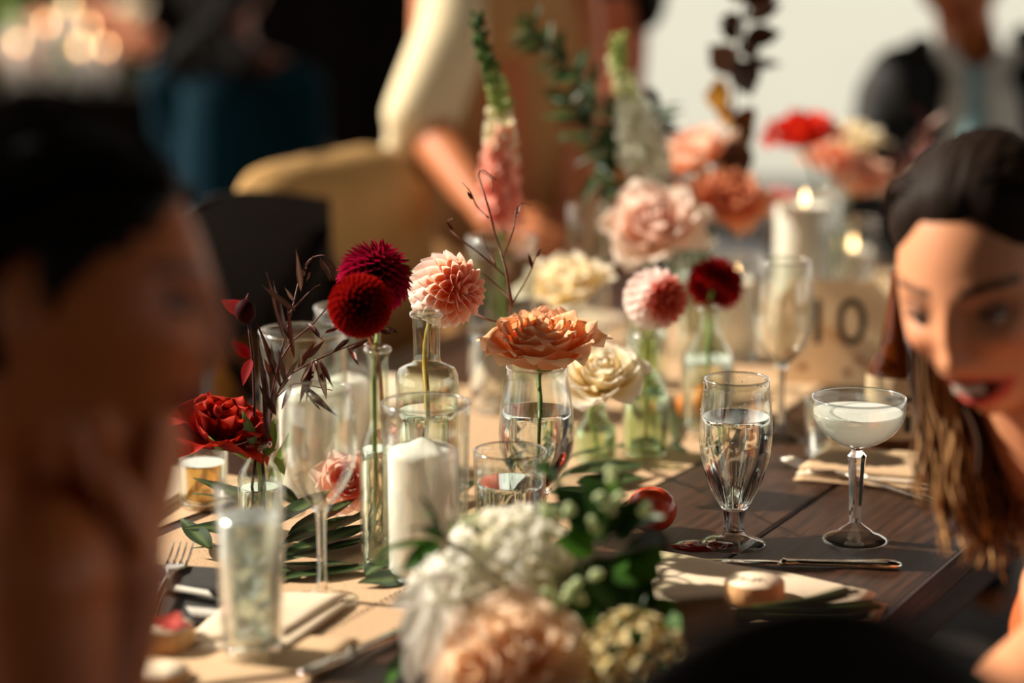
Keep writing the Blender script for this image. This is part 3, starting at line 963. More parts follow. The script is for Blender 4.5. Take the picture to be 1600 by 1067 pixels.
# --- dried branches: leaf strokes followed from the photo
dried = thing('dried_branch', 'wiry dried branch with narrow dark red leaves left of the dahlias', 'branch', inside(408, 855, 830, .008))
DK = c(58, 30, 22); DR = c(92, 40, 28)
def dpt(x, y, d=2.33): return P(x, y, d)
for pl, r0 in (([(410, 700), (430, 590), (455, 490), (470, 430), (490, 400)], .0013), ([(412, 700), (440, 560), (490, 505), (520, 470), (545, 440)], .0012),
               ([(415, 690), (440, 600), (500, 560), (560, 535), (575, 530)], .0011), ([(412, 640), (450, 605), (470, 600), (520, 610)], .0010),
               ([(450, 490), (470, 470), (490, 450), (500, 445)], .0010), ([(475, 430), (480, 410), (495, 400), (512, 402), (522, 430)], .0009)):
    stem_part(dried, [dpt(x, y, 2.32 + random.uniform(-.02, .02)) for x, y in pl], r0, DR, n=6, taper=.45)
stem_part(dried, [dpt(412, 700), inside(408, 855, 720, .003), inside(408, 855, 830, .008)], .002, DK, n=6)
for x0, y0, x1, y1, wd in ((448, 540, 418, 422, 9), (452, 530, 424, 440, 8), (470, 455, 464, 391, 8), (458, 470, 446, 450, 5), (462, 485, 410, 448, 8), (460, 560, 448, 480, 6),
                           (440, 610, 402, 498, 8), (430, 640, 422, 530, 9), (424, 660, 400, 530, 7), (445, 600, 436, 545, 6), (466, 576, 492, 534, 6), (480, 560, 507, 532, 6), (468, 574, 474, 545, 5),
                           (420, 690, 412, 570, 10), (432, 650, 404, 600, 8), (438, 610, 466, 560, 6), (482, 505, 505, 532, 6), (520, 512, 556, 495, 6), (508, 520, 530, 512, 5),
                           (470, 600, 488, 560, 5), (486, 570, 468, 630, 8), (490, 565, 478, 625, 7), (495, 560, 512, 628, 9), (500, 562, 520, 606, 6), (492, 560, 506, 600, 6), (470, 600, 525, 650, 9), (478, 610, 500, 640, 5),
                           (500, 402, 520, 440, 8), (512, 402, 526, 440, 9), (505, 402, 516, 441, 7), (475, 425, 478, 410, 4), (480, 440, 484, 425, 5), (538, 520, 570, 505, 6), (545, 540, 560, 570, 6), (575, 530, 545, 548, 5),
                           (430, 600, 412, 560, 6), (545, 530, 520, 550, 6), (455, 600, 440, 640, 6), (560, 535, 600, 545, 5), (590, 515, 612, 522, 6), (604, 512, 622, 520, 5)):
    leaf_between(dried, dpt(x0, y0, 2.31 + random.uniform(-.015, .015)), dpt(x1, y1, 2.31 + random.uniform(-.03, .015)), wd * 1.35 * 2.32 / FPX, LEAFD, random.choice([DK, DR, c(70, 44, 36), c(120, 52, 36), c(150, 120, 104)]), c(60, 32, 24), .06, fold=.4, up=CD(random.uniform(-.7, .7), random.uniform(-.3, .7), 1), wave=.12)
twig = thing('bare_twig', 'thin curling brown twig rising behind the peach dahlia', 'branch', inside(784, 640, 610, .01, -.02))
TW_ = c(110, 62, 40)
for pl, r0 in (([(800, 475), (790, 420), (775, 370), (762, 320), (748, 275), (756, 266), (775, 282)], .0016), ([(763, 340), (745, 322), (735, 300), (722, 285)], .0010), ([(752, 268), (768, 280), (770, 300)], .0009),
               ([(788, 430), (760, 405), (735, 385), (718, 372), (705, 360), (700, 345), (708, 342)], .0011), ([(800, 470), (770, 440), (750, 425)], .0012), ([(785, 405), (802, 360), (806, 330), (815, 318), (830, 322)], .0010),
               ([(800, 475), (826, 430), (838, 400), (845, 392)], .0009), ([(775, 415), (762, 390), (755, 365)], .0008), ([(742, 490), (765, 500), (790, 505)], .0017)):
    stem_part(twig, [P(x, y, 2.42 + random.uniform(-.02, .02)) for x, y in pl], r0, TW_, n=6, taper=.4)
stem_part(twig, [P(800, 470, 2.42), P(795, 530, 2.6), inside(784, 640, 610, .01, -.02)], .0017, TW_, n=6)
for x0, y0, x1, y1 in ((738, 312, 730, 298), (708, 362, 698, 345), (806, 340, 812, 318), (838, 402, 846, 388), (832, 420, 826, 395), (748, 425, 738, 418)):
    leaf_between(twig, P(x0, y0, 2.42), P(x1, y1, 2.42), .004, LEAFD, DR)

# --- snapdragon
def floret_mb(s, ca, cb, n=5):
    mb = MB()
    for k in range(n):
        p = petal_mb(s, s * .8, .5, -.35, .5, .8, ca, cb, 3, 3)
        mb.merge(p, Matrix.Rotation(k * 2 * PI / n, 4, 'Z') @ Matrix.Rotation(.75, 4, 'X') )
    return mb
def snapdragon(name, label, path, n, zones, stem_end, s=.018):
    root = thing(name, label, 'flower', stem_end)
    q = bez(path, 40)
    stem_part(root, [path[0]] + path[1:] + [stem_end], .003, c(96, 130, 60))
    lib = [floret_mb(s, *z).mesh('floret', PETAL) for z in zones]
    bl = []
    for z in zones:
        e = MB().lathe([(0, 0), (.35, .2), (.45, .55), (.3, .85), (0, 1)], 8)
        e.col = [mixc(z[0], z[1], .5)] * len(e.v)
        e.xf(Matrix.Diagonal((s * .8, s * .8, s * 1.05, 1)))
        bl.append(e.mesh('bud', PETAL))
    for i in range(n):
        f = i / (n - 1)
        p = q[int(f * (len(q) - 1))]
        zi = max(0, min(len(zones) - 1, int((1 - f) * len(zones) * .999 + random.uniform(-.45, .45))))
        az = i * 2.4
        out = Vector((math.cos(az), math.sin(az), .45 if zi == len(zones) - 1 else -.1)).normalized()
        if f < .55:
            out = Vector((math.cos(az), math.sin(az), 1.0)).normalized()
        sc_ = .38 + .75 * f
        M = Matrix.Translation(p + Vector((out.x, out.y, out.z * .3)) * (.003 + .008 * max(0, f - .4)) - root.location) @ out.to_track_quat('Z', 'Y').to_matrix().to_4x4() @ Matrix.Scale(sc_, 4)
        if f < .55:
            link('bud', bl[zi], root, M)
        else:
            link('floret', lib[zi], root, M)
    return root
snapdragon('snapdragon', 'tall pink snapdragon with green buds at its tip', [P(744, 28, 2.78), P(756, 90, 2.8), P(778, 150, 2.84), P(782, 210, 2.87), P(780, 270, 2.9), P(782, 335, 2.92)], 72,
           [(c(240, 150, 130), c(250, 190, 172)), (c(244, 170, 148), c(250, 208, 190)), (c(236, 226, 190), c(246, 240, 214)), (c(150, 170, 96), c(190, 200, 130)), (c(84, 116, 56), c(104, 140, 70)), (c(52, 92, 40), c(70, 110, 50))],
           inside(784, 640, 620, .004), .025)
snapdragon('snapdragon', 'white snapdragon leaning against the green foliage', [P(968, 60, 3.1), P(966, 110, 3.12), P(985, 170, 3.14), P(1000, 215, 3.15), P(1010, 260, 3.18)], 40,
           [(c(236, 238, 216), c(250, 250, 240)), (c(240, 242, 222), c(250, 250, 240)), (c(226, 230, 180), c(240, 242, 210)), (c(170, 190, 110), c(206, 216, 150))], inside(1085, 560, 520, -.012), .032)

# --- green foliage branch
fol = thing('foliage_branch', 'dark green narrow-leaved branch between snapdragon and blush rose', 'branch', inside(1085, 560, 530, -.005))
G1, G2, G3 = c(44, 70, 34), c(60, 92, 44), c(34, 54, 30)
spine = bez([P(1040, 330, 3.22), P(1005, 270, 3.2), P(965, 200, 3.18), P(915, 130, 3.15), P(870, 90, 3.12), P(820, 45, 3.1)], 30)
stem_part(fol, [inside(1085, 560, 530, -.005), inside(1085, 560, 400, -.01), P(1040, 330, 3.22), P(965, 200, 3.18), P(870, 90, 3.12), P(825, 50, 3.1)], .0026, c(70, 76, 40), taper=.4)
side = [bez([P(985, 240, 3.2), P(940, 225, 3.16), P(905, 190, 3.15), P(890, 150, 3.14)], 14), bez([P(1010, 275, 3.2), P(1010, 220, 3.22), P(1030, 170, 3.2)], 12), bez([P(960, 195, 3.18), P(930, 250, 3.18), P(945, 300, 3.17)], 10)]
for pth in side:
    stem_part(fol, pth[::3], .0014, c(70, 76, 40))
for pth in [spine] + side:
    m = len(pth)
    for i in range(m):
        t = (pth[min(i + 1, m - 1)] - pth[max(i - 1, 0)]).normalized()
        for k in range(3):
            a = random.uniform(0, 2 * PI)
            sdv = (t.orthogonal() * math.cos(a) + t.cross(t.orthogonal()) * math.sin(a)).normalized()
            d_ = (t * random.uniform(.4, 1.0) + sdv).normalized()
            L = random.uniform(.03, .05)
            leaf_between(fol, pth[i], pth[i] + d_ * L, L * .26, LEAFD, random.choice([G1, G2, G3]), G1, .12, nv=5)
# --- dark brown leafy branch
br = thing('bronze_branch', 'dark bronze leafed branch standing tall at the back', 'branch', inside(1085, 560, 525, .012))
stem_part(br, [P(1170, -40, 3.35), P(1160, 50, 3.35), P(1150, 110, 3.35), P(1145, 190, 3.35), P(1130, 280, 3.33), inside(1085, 560, 400, .012), inside(1085, 560, 525, .012)], .0022, c(60, 36, 20))
BR, BY = c(72, 44, 28), c(160, 110, 24)
for x0, y0, x1, y1, w_, cc in ((1165, 5, 1142, -30, 30, BR), (1165, 10, 1215, -8, 30, BR), (1160, 40, 1125, 28, 26, BR), (1162, 30, 1225, 5, 22, BR), (1156, 60, 1124, 40, 30, BR), (1160, 62, 1222, 50, 30, BR), (1156, 80, 1190, 70, 28, BR),
                               (1152, 100, 1106, 68, 34, BR), (1154, 100, 1224, 98, 16, BR), (1150, 92, 1176, 150, 46, BR), (1146, 120, 1108, 80, 30, BR), (1142, 150, 1100, 150, 44, BY), (1146, 170, 1120, 185, 40, BY), (1142, 200, 1172, 235, 44, c(84, 56, 24)), (1138, 215, 1112, 262, 44, BR), (1140, 220, 1160, 285, 46, BR), (1160, -10, 1185, -50, 30, BR), (1150, 175, 1178, 200, 36, c(110, 66, 24))):
    leaf_between(br, P(x0, y0, 3.35), P(x1, y1, 3.35 + random.uniform(-.03, .03)), w_ * 1.3 * 3.35 / FPX, LEAFD, cc, cc, .08, pk=.85, up=CD(random.uniform(-.5, .5), random.uniform(-.2, .6), 1))
# thin dark sprig at the right near the far guest
sp = thing('dried_sprig', 'dusky pink dried sprig beside the right woman\'s hair', 'branch', TB(1.35, .55, .004))
stem_part(sp, [TB(1.35, .55, .004), P(1395, 300, 3.6), P(1410, 240, 3.6), P(1450, 190, 3.6)], .002, c(90, 50, 44), taper=.4)
for k in range(34):
    f = random.random()
    a = P(1392 + 60 * f, 320 - 130 * f, 3.6)
    leaf_between(sp, a, a + Vector((random.uniform(-.03, .04), random.uniform(-.02, .02), random.uniform(.0, .045))), .006, LEAFD, random.choice([c(120, 34, 44), c(150, 110, 90), c(100, 50, 44)]))

# ------------------------------------------------------------------ leaf garland on the runner
def garland(label, leaves, loc):
    g = thing('leaf_garland', label, 'garland', loc)
    for (x0, y0, h0), (x1, y1, h1), w_, up in leaves:
        a, b = T(x0, y0, h0), T(x1, y1, h1)
        leaf_between(g, a, b, w_, LEAFD, random.choice([c(34, 52, 28), c(44, 64, 34), c(30, 46, 26)]), c(40, 58, 30), random.uniform(-.02, .1), fold=.2, pk=.82, up=Vector(up), vein=c(84, 100, 56), wave=.03, nv=9)
    return g
LL = []
for x0, y0, h0, x1, y1, h1, w_ in ((455, 800, .03, 300, 770, .035, .032), (440, 830, .02, 285, 815, .03, .03), (450, 860, .02, 300, 850, .015, .034), (460, 890, .006, 315, 905, .006, .03), (420, 790, .03, 300, 745, .05, .016),
                                    (440, 850, .012, 580, 795, .02, .026), (440, 870, .012, 590, 815, .02, .028), (430, 880, .01, 600, 840, .012, .03), (420, 885, .006, 560, 880, .01, .032), (440, 905, .004, 590, 885, .006, .028),
                                    (450, 835, .02, 560, 775, .03, .022), (500, 860, .01, 640, 830, .01, .03), (430, 820, .03, 520, 760, .045, .03), (570, 900, .006, 640, 850, .02, .03), (640, 905, .004, 560, 905, .01, .026), (330, 860, .015, 280, 800, .03, .022),
                                    (470, 790, .02, 400, 745, .05, .024), (520, 830, .02, 620, 780, .03, .02), (470, 895, .003, 350, 925, .003, .024), (590, 850, .005, 720, 800, .01, .03), (600, 820, .01, 740, 770, .01, .028), (640, 800, .01, 760, 740, .02, .026)):
    LL.append(((x0, y0, h0), (x1, y1, h1), w_, (random.uniform(-.4, .4), random.uniform(-.5, .3), 1)))
garland('dark green laurel leaves heaped around the wine glass and slim bottle', LL, T(450, 860, .001))
LR = []
for x0, y0, h0, x1, y1, h1, w_ in ((890, 740, .02, 1015, 722, .015, .03), (900, 755, .01, 1012, 748, .008, .03), (880, 720, .02, 960, 690, .03, .026), (860, 770, .006, 985, 770, .004, .028), (870, 750, .015, 940, 715, .02, .026), (960, 700, .01, 1060, 690, .008, .026), (1040, 690, .008, 1075, 705, .004, .018), (820, 800, .004, 930, 790, .006, .028), (750, 800, .006, 870, 760, .015, .03), (1040, 620, .01, 1058, 690, .01, .024)):
    LR.append(((x0, y0, h0), (x1, y1, h1), w_, (random.uniform(-.4, .4), random.uniform(-.5, .3), 1)))
garland('dark green laurel leaves on the runner below the cream rose', LR, T(930, 750, .001))

# ------------------------------------------------------------------ small things on the table
def patch(corners, thick, bulge=0.0, wr=0.0, h0=0.0, n=14, seed=0):
    """closed soft slab over four table pixels (counter-clockwise seen from above)"""
    A, B, Cc, D = [T(x, y) for x, y in corners]
    def top(u, v):
        p = A.lerp(B, u).lerp(D.lerp(Cc, u), v)
        e = min(u, 1 - u, v, 1 - v)
        z = h0 + thick * (1 - (1 - sstep(0, .06, e)) * .55) + bulge * math.sin(PI * u) * math.sin(PI * v) + wr * noise.noise(Vector((u * 4 + seed, v * 4, seed)))
        return Vector((p.x, p.y, TZ + z))
    mb = MB().grid(top, n, n)
    m = len(mb.v)
    w_ = n + 1
    vs = [Vector((v.x, v.y, TZ + h0)) for v in mb.v]
    fs = []
    for j in range(n):
        for i in range(n):
            a = j * w_ + i
            fs.append((a, a + w_, a + w_ + 1, a + 1))
    o = len(mb.v)
    mb.add(vs, fs)
    ring = [i for i in range(w_)] + [j * w_ + n for j in range(1, w_)] + [n * w_ + i for i in range(n - 1, -1, -1)] + [j * w_ for j in range(n - 1, 0, -1)]
    for a, b in zip(ring, ring[1:] + ring[:1]):
        mb.f.append((a, a + o, b + o, b))
    return mb
# right place setting napkin
np_ = thing('folded_napkin', 'cream folded napkin at the right place under the bouquet stems', 'napkin', T(1180, 940))
part('lower_fold', patch([(960, 990), (1372, 972), (1386, 945), (1032, 876)], .004, .001, .001, 0.0005), KRAFT, np_, world=True)
part('upper_fold', patch([(955, 985), (1350, 962), (1368, 938), (1030, 872)], .006, .003, .002, 0.0055, seed=3), NAPKIN, np_, world=True)
# left place: napkin wedge, kraft sheet, striped dark napkin
sh = thing('paper_menu', 'kraft paper menu sheet at the left place', 'paper', T(420, 1030))
part('sheet', patch([(150, 1100), (500, 1052), (560, 1004), (230, 985)], .0012, 0, .0006, 0.0035), KRAFT, sh, world=True)
nl = thing('folded_napkin', 'cream napkin folded to a point under the highball glass', 'napkin', T(470, 990))
part('lower_fold', patch([(300, 1028), (450, 1022), (548, 952), (380, 945)], .003, 0, .001, 0.0055), NAPKIN, nl, world=True)
part('upper_fold', patch([(290, 1020), (444, 1008), (543, 945), (370, 940)], .004, .002, .001, 0.009, seed=2), NAPKIN, nl, world=True)
dn = thing('striped_napkin', 'charcoal napkin with white striped bands at the left place', 'napkin', T(300, 940))
part('lower_fold', patch([(170, 985), (400, 985), (420, 940), (200, 930)], .007, .001, .001, 0.003), DARKCLOTH, dn, world=True)
dnu = part('upper_fold', patch([(190, 945), (380, 950), (400, 918), (230, 905)], .007, .001, .001, 0.011, seed=5), DARKCLOTH, dn, world=True)
stp = MB()
for k in range(26):
    x = 246 + k * 3.1
    stp.tube([T(x, 909 + k * .55, .0195), T(x + 9, 920 + k * .5, .0195)], .0006, 4)
for k in range(20):
    x = 292 + k * 3.1
    stp.tube([T(x, 948 + k * .3, .0118), T(x + 9, 962 + k * .3, .0118)], .0006, 4)
part('stripe_band', stp, STRIPE, dnu, world=True, kind='stuff')

def slice_(label, bx, by, hw, hpx, mark=0, h0=0.0):
    B = T(bx, by)
    B.z += h0
    d = depth(B)
    r = hw * d / FPX
    h = hpx * d / FPX
    g = thing('wood_slice', label, 'place card', B)
    part('bark', MB().lathe([(r * .93, 0), (r * .99, .001), (r, h * .5), (r * .98, h - .001), (r * .95, h)], 40, wob=.05), BARK, g)
    fc_ = part('face', MB().lathe([(0, h), (r * .95, h), (r * .95, h - .0006)], 40, wob=.05), CUTWOOD, g)
    part('underside', MB().lathe([(r * .93, 0), (0, 0)], 40, wob=.05), CUTWOOD, g)
    k = MB()
    if mark:
        pts = [Vector((math.sin(t * 5.2) * r * .1 + (t - .5) * r * .9, math.sin(t * 17) * r * .13, h + .0006)) for t in [i / 40 for i in range(41)]]
        k.tube(pts, .0006, 4)
        part('ink_script', k, INK, fc_)
    return g
slice_('round birch slice place marker on the right napkin', 1178, 957, 47, 30, 1, .0135)
slice_('round birch slice place marker at the left under a pink petal', 258, 1018, 46, 34, 1, .005)
slice_('paler birch slice at the very front of the left place', 252, 1068, 44, 14, 0, .005)
def loose_petal(label, pts, d, w_):
    g = thing('rose_petal', label, 'petal', P(*pts[0], d))
    a, b = P(*pts[0], d), P(*pts[1], d)
    L = (b - a).length
    mb = rose_petal(L, w_, L * .9, .1, .25, .15, .35, c(214, 84, 84), c(232, 128, 122), 0, nu=10, nv=10, seed=4)
    mb.xf(Matrix.Translation(a) @ frame(b - a, Vector((.2, -.3, 1))))
    part('blade', mb, PETAL, g, world=True)
    return g
loose_petal('curled pink petal resting on the left birch slice', [(236, 968), (296, 962)], depth(T(258, 1018)) - .012, .030)
g = thing('rose_petal', 'coral pink petal leaning on the right birch slice', 'petal', T(1112, 962, .015))
mb = rose_petal(.026, .030, .020, .35, .3, .15, .35, c(214, 84, 84), c(232, 128, 122), 0, nu=10, nv=10, seed=4)
mb.xf(Matrix.Rotation(math.radians(25), 4, 'Y'))
part('blade', mb, PETAL, g)
g = thing('plum', 'shiny red-brown plum beside the tulip glass', 'fruit', T(1018, 830))
r = 38.5 * depth(T(1018, 830)) / FPX
mb = MB()
def plum(u, v):
    th_, a = PI * v, 2 * PI * u
    rr = r * (1 - .05 * math.exp(-((a - PI) / .25) ** 2)) * (1 - .10 * math.exp(-(th_ / .25) ** 2))
    return Vector((rr * math.sin(th_) * math.cos(a) * 1.03, rr * math.sin(th_) * math.sin(a), r * .93 + rr * .93 * math.cos(th_)))
part('flesh', mb.grid(plum, 40, 24), PLUMM, g)
part('stem_dimple', MB().ell(Vector((0, 0, r * 1.70)), (.0015, .0015, .0012), 8, 6), WICK, g)
g = thing('orange', 'orange fruit behind the tulip glass', 'fruit', T(1085, 660))
r = 29 * depth(T(1085, 660)) / FPX
part('peel', MB().ell(Vector((0, 0, r * .95)), (r, r, r * .95), 32, 20), ORANGEM, g)
part('stem_end', MB().ell(Vector((0, 0, r * 1.89)), (.003, .003, .0015), 8, 6), pbr('dry_stem', c(90, 90, 40)), g)
# spill by the glass foot
def spl(u, v):
    a = 2 * PI * u
    rr = .021 * (1 + .25 * noise.noise(Vector((math.cos(a) * 1.2, math.sin(a) * 1.2, 2)))) * v
    return Vector((rr * 1.5 * math.cos(a), rr * math.sin(a), .0003 + .0016 * (1 - v ** 5)))
g = link('spill', MB().grid(spl, 40, 8).mesh('spill', SPILL))
g.location = T(1096, 853)
tag(g, 'small puddle of reddish spilled drink against the tulip glass foot', 'spill')

def ribbon_solid(pts, ws, th):
    pts = [Vector(p) for p in pts]
    vs, fs = [], []
    m = len(pts)
    for i, p in enumerate(pts):
        t = (pts[min(i + 1, m - 1)] - pts[max(i - 1, 0)])
        t.z = 0
        t.normalize()
        s = Vector((-t.y, t.x, 0)) * ws[i]
        th_ = th[i] if hasattr(th, '__len__') else th
        zz = Vector((0, 0, th_))
        vs += [p + s, p + s * .6 + zz, p - s * .6 + zz, p - s, p - s * .6 - zz * .3, p + s * .6 - zz * .3]
    for i in range(m - 1):
        for k in range(6):
            fs.append((i * 6 + k, i * 6 + (k + 1) % 6, (i + 1) * 6 + (k + 1) % 6, (i + 1) * 6 + k))
    fs.append(tuple(range(5, -1, -1)))
    fs.append(tuple(range((m - 1) * 6, m * 6)))
    return MB().add(vs, fs)
def knife(label, a, b, fr=.42, lift=.0025):
    g = thing('table_knife', label, 'knife', (a + b) / 2)
    def at(f, z=0): return a.lerp(b, f) + Vector((0, 0, lift + z))
    fs_ = [0, .02, .1, .2, .3, fr - .02, fr]
    part('blade', ribbon_solid([at(f) for f in fs_], [.002, .006, .009, .0095, .009, .0075, .006], .0012), STEEL, g, world=True)
    fs_ = [fr - .01, fr + .01, fr + .03, fr + .1, .7, .85, .93, .97, 1.0]
    part('handle', ribbon_solid([at(f) for f in fs_], [.005, .0075, .006, .0055, .0065, .0085, .0105, .0095, .006], [.002, .0045, .0035, .0035, .004, .0045, .005, .0045, .003]), STEEL, g, world=True)
    return g
knife('silver table knife on bare wood in front of the coupe', T(1085, 880), T(1408, 888))
knife('silver knife across the front edge of the left place', T(470, 1056, .005), T(650, 985, .002))
def fork(label, tip, end, h_tip=.01, h_end=.004, sag=-.004, group=None):
    g = thing('table_fork', label, 'fork', (tip + end) / 2)
    ax = (end - tip)
    L = ax.length
    ax.normalize()
    sd_ = Vector((-ax.y, ax.x, 0)).normalized()
    def at(f, off=0.0, dz=0.0):
        z = h_tip * (1 - f) ** 2 + h_end * math.sin(PI * min(1, f)) * .5 + dz + sag * math.sin(PI * min(1, f / .35)) * (1 if f < .35 else 0)
        return tip.lerp(end, f) + sd_ * off + Vector((0, 0, .002 + z))
    for k in range(4):
        off = (k - 1.5) * .0062
        part('tine', MB().tube([at(f, off * (1 if f < .2 else .95)) for f in (0, .06, .12, .18, .24)], [.0006, .0012, .0014, .0015, .0017], 6), STEEL, g, world=True)
    part('head', ribbon_solid([at(f) for f in (.215, .24, .28, .32, .36)], [.0112, .0118, .011, .007, .004], .0012), STEEL, g, world=True)
    part('handle', ribbon_solid([at(f) for f in (.35, .45, .6, .75, .88, .96, 1.0)], [.004, .0035, .0045, .006, .0085, .0085, .005], .0017), STEEL, g, world=True)
    return g
fork('silver fork with tines on the garland at the left place', T(288, 868, .014), T(228, 985, .018), .012)
fork('silver fork with raised tines in front of the napkin stack', T(1222, 730, .004), T(1475, 788, .002), .012, .006)
fork('second silver fork lying beside the napkin stack at the right', T(1262, 745, .002), T(1492, 766, .002), .008, .004)
# kraft napkin stack behind the coupe
nk = thing('napkin_stack', 'kraft coloured napkins folded in a flat stack behind the coupe', 'napkin', T(1370, 740))
for k in range(3):
    part('napkin_fold', patch([(1240 + k * 4, 752 - k * 2), (1468, 770 - k * 2), (1490, 728), (1290, 712 + k)], .0045, .0005, .0007, .001 + k * .005, seed=k), KRAFT if k != 1 else NAPKIN, nk, world=True)
nk = thing('folded_napkin', 'kraft napkin lying behind the wine glass at the back', 'napkin', T(1200, 640))
part('fold', patch([(1080, 690), (1190, 672), (1300, 600), (1210, 596)], .004, .001, .001, .001), KRAFT, nk, world=True)

# table number card
cb = T(1300, 604)
card = thing('table_number', 'tan card standing with the table number 10', 'sign', cb)
dcd = depth(cb)
cw, chh = 88 * dcd / FPX, zat(cb, 440) - TZ
Mc = Matrix.Rotation(math.radians(-4), 4, 'Z') @ Matrix.Rotation(math.radians(-10), 4, 'X')
cm = MB()
outl = [(-cw, 0), (cw, 0), (cw, chh * .82), (cw * .72, chh), (-cw * .72, chh), (-cw, chh * .82)]
cm.add([(x, -.001, z) for x, z in outl] + [(x, .001, z) for x, z in outl], [(0, 1, 2, 3, 4, 5), (11, 10, 9, 8, 7, 6)] + [(i, i + 6, (i + 1) % 6 + 6, (i + 1) % 6) for i in range(6)])
cm.col = [c(246, 230, 206)] * len(cm.v)
cpart = part('card', cm, CARD, card, smooth=False, M=Mc)
def text_mb(s, size, ext=.0006):
    cu = bpy.data.curves.new('t', 'FONT')
    cu.body = s
    cu.size = size
    cu.extrude = ext
    cu.align_x = 'CENTER'
    o_ = bpy.data.objects.new('t', cu)
    COL.objects.link(o_)
    me = bpy.data.meshes.new_from_object(o_.evaluated_get(bpy.context.evaluated_depsgraph_get()))
    mb_ = MB().add([v.co.copy() for v in me.vertices], [tuple(p.vertices) for p in me.polygons])
    bpy.data.objects.remove(o_)
    bpy.data.meshes.remove(me)
    return mb_
tx = text_mb('10', .088)
tx.xf(Matrix.Translation((.002, -.002, chh * .40)) @ Matrix.Rotation(PI / 2, 4, 'X') @ Matrix.Diagonal((1.0, 1, 1, 1)))
part('numeral', tx, INK, cpart, smooth=False)
cf = MB()
for x, z in ((.035, .25), (.05, .2), (-.04, .18), (.02, .14), (-.055, .3)):
    cf.ell(Vector((x, -.0014, chh * z)), (.007, .0006, .005), 8, 5)
part('painted_flower', cf, pbr('faded_red_print', c(206, 140, 112)), cpart, kind='stuff')
part('easel', MB().box((-.02, .001, 0), (.02, .003, chh * .6), c(214, 190, 160)).xf(Matrix.Rotation(math.radians(-22), 4, 'X') @ Matrix.Translation((0, .0, 0))).xf(Matrix.Translation((0, .045, 0)) @ Matrix.Rotation(math.radians(42), 4, 'X')), CARD, card, smooth=False)

# ------------------------------------------------------------------ bridal bouquet lying in the right foreground
bq = thing('bouquet', 'white and blush bouquet with green leaves lying in the foreground', 'bouquet', T(830, 1000))
bo_ = bq.location
def hydr(cen, R, n, ca, cb_):
    lib = [floret_mb(.0125, mixc(ca, cb_, k / 2), cb_, 4).mesh('floret', PETAL) for k in range(3)]
    for i in range(n):
        z = 1 - 1.85 * (i + .5) / n
        a = i * 2.39996
        q = math.sqrt(max(0, 1 - z * z))
        dv = Vector((q * math.cos(a), q * math.sin(a), z))
        M = Matrix.Translation(cen + dv * R * random.uniform(.88, 1.06) - bo_) @ dv.to_track_quat('Z', 'Y').to_matrix().to_4x4() @ Matrix.Rotation(random.random() * 3, 4, 'Z') @ Matrix.Scale(random.uniform(.85, 1.15), 4)
        link('floret', random.choice(lib), bq, M)
    core = MB().ell(cen, (R * .86,) * 3, 16, 10)
    core.col = [mixc(ca, (.3, .4, .15), .3)] * len(core.v)
    part('hydrangea_core', core, PETAL, bq, world=True)
hydr(P(800, 893, 1.985), .052, 130, c(240, 232, 206), c(255, 253, 244))
hydr(P(990, 1040, 1.90), .040, 60, c(226, 204, 140), c(244, 230, 180))
hydr(P(712, 935, 1.955), .036, 60, c(246, 240, 224), c(255, 253, 246))
def blush2(g):
    return mixc(c(244, 196, 140), c(246, 210, 170), g), mixc(c(246, 214, 176), c(252, 232, 212), g), None
rose('', '', P(815, 1015, 1.885), CD(.1, .45, .8), .054, 22, blush2, 72, .16, root=bq, off=P(815, 1015, 1.885) - bo_, petname='rose_petal')
rose('', '', P(740, 1050, 1.87), CD(-.3, .2, .8), .042, 16, blush2, 70, .16, root=bq, off=P(740, 1050, 1.87) - bo_, petname='rose_petal')
for x0, y0, x1, y1, w_ in ((660, 930, 610, 945, 34), (670, 930, 625, 1010, 40), (690, 940, 655, 1050, 44), (700, 950, 690, 1070, 44), (660, 900, 640, 960, 30), (690, 900, 670, 870, 26), (720, 900, 668, 905, 30), (640, 1000, 645, 1075, 30), (700, 980, 720, 1080, 40), (668, 965, 650, 1030, 34)):
    leaf_between(bq, P(x0, y0, 1.905), P(x1, y1, 1.885 + random.uniform(-.015, .01)), w_ * 1.92 / FPX, PETAL, c(250, 246, 234), c(255, 252, 246), .1, name='orchid_petal', pk=1.0)
BG = [c(34, 62, 20), c(52, 96, 26), c(26, 46, 18), c(74, 122, 34)]
for x0, y0, x1, y1, w_ in ((930, 830, 870, 755, 60), (940, 820, 920, 745, 50), (950, 830, 965, 740, 44), (960, 840, 1010, 780, 50), (970, 860, 1035, 840, 60), (960, 870, 1030, 900, 70), (950, 880, 1020, 950, 80), (930, 870, 980, 960, 80), (920, 850, 900, 790, 50), (930, 860, 870, 840, 46), (960, 830, 1030, 800, 34), (940, 850, 960, 780, 50), (960, 900, 1010, 990, 76), (920, 900, 950, 1000, 80), (900, 880, 930, 960, 70), (980, 870, 1030, 870, 60),
                           (950, 930, 900, 1000, 60), (980, 950, 1040, 1040, 70), (930, 960, 960, 1050, 60), (1000, 940, 1060, 1000, 60), (1010, 960, 1080, 1060, 60), (960, 980, 900, 1060, 50),
                           (690, 850, 625, 890, 30), (700, 845, 655, 820, 14), (690, 835, 668, 800, 12), (690, 830, 640, 815, 10), (700, 830, 715, 795, 12), (690, 845, 580, 850, 16), (740, 860, 700, 840, 14), (690, 830, 660, 770, 9), (650, 815, 668, 790, 9), (860, 730, 845, 690, 20), (880, 760, 840, 720, 34), (650, 1010, 600, 1060, 30), (660, 1030, 610, 1090, 30), (680, 1050, 640, 1100, 30)):
    leaf_between(bq, P(x0, y0, 1.96 + random.uniform(-.03, .03)), P(x1, y1, 1.93 + random.uniform(-.04, .02)), w_ * 1.25 * 1.96 / FPX, LEAF, random.choice(BG), random.choice(BG), .12, pk=.8)
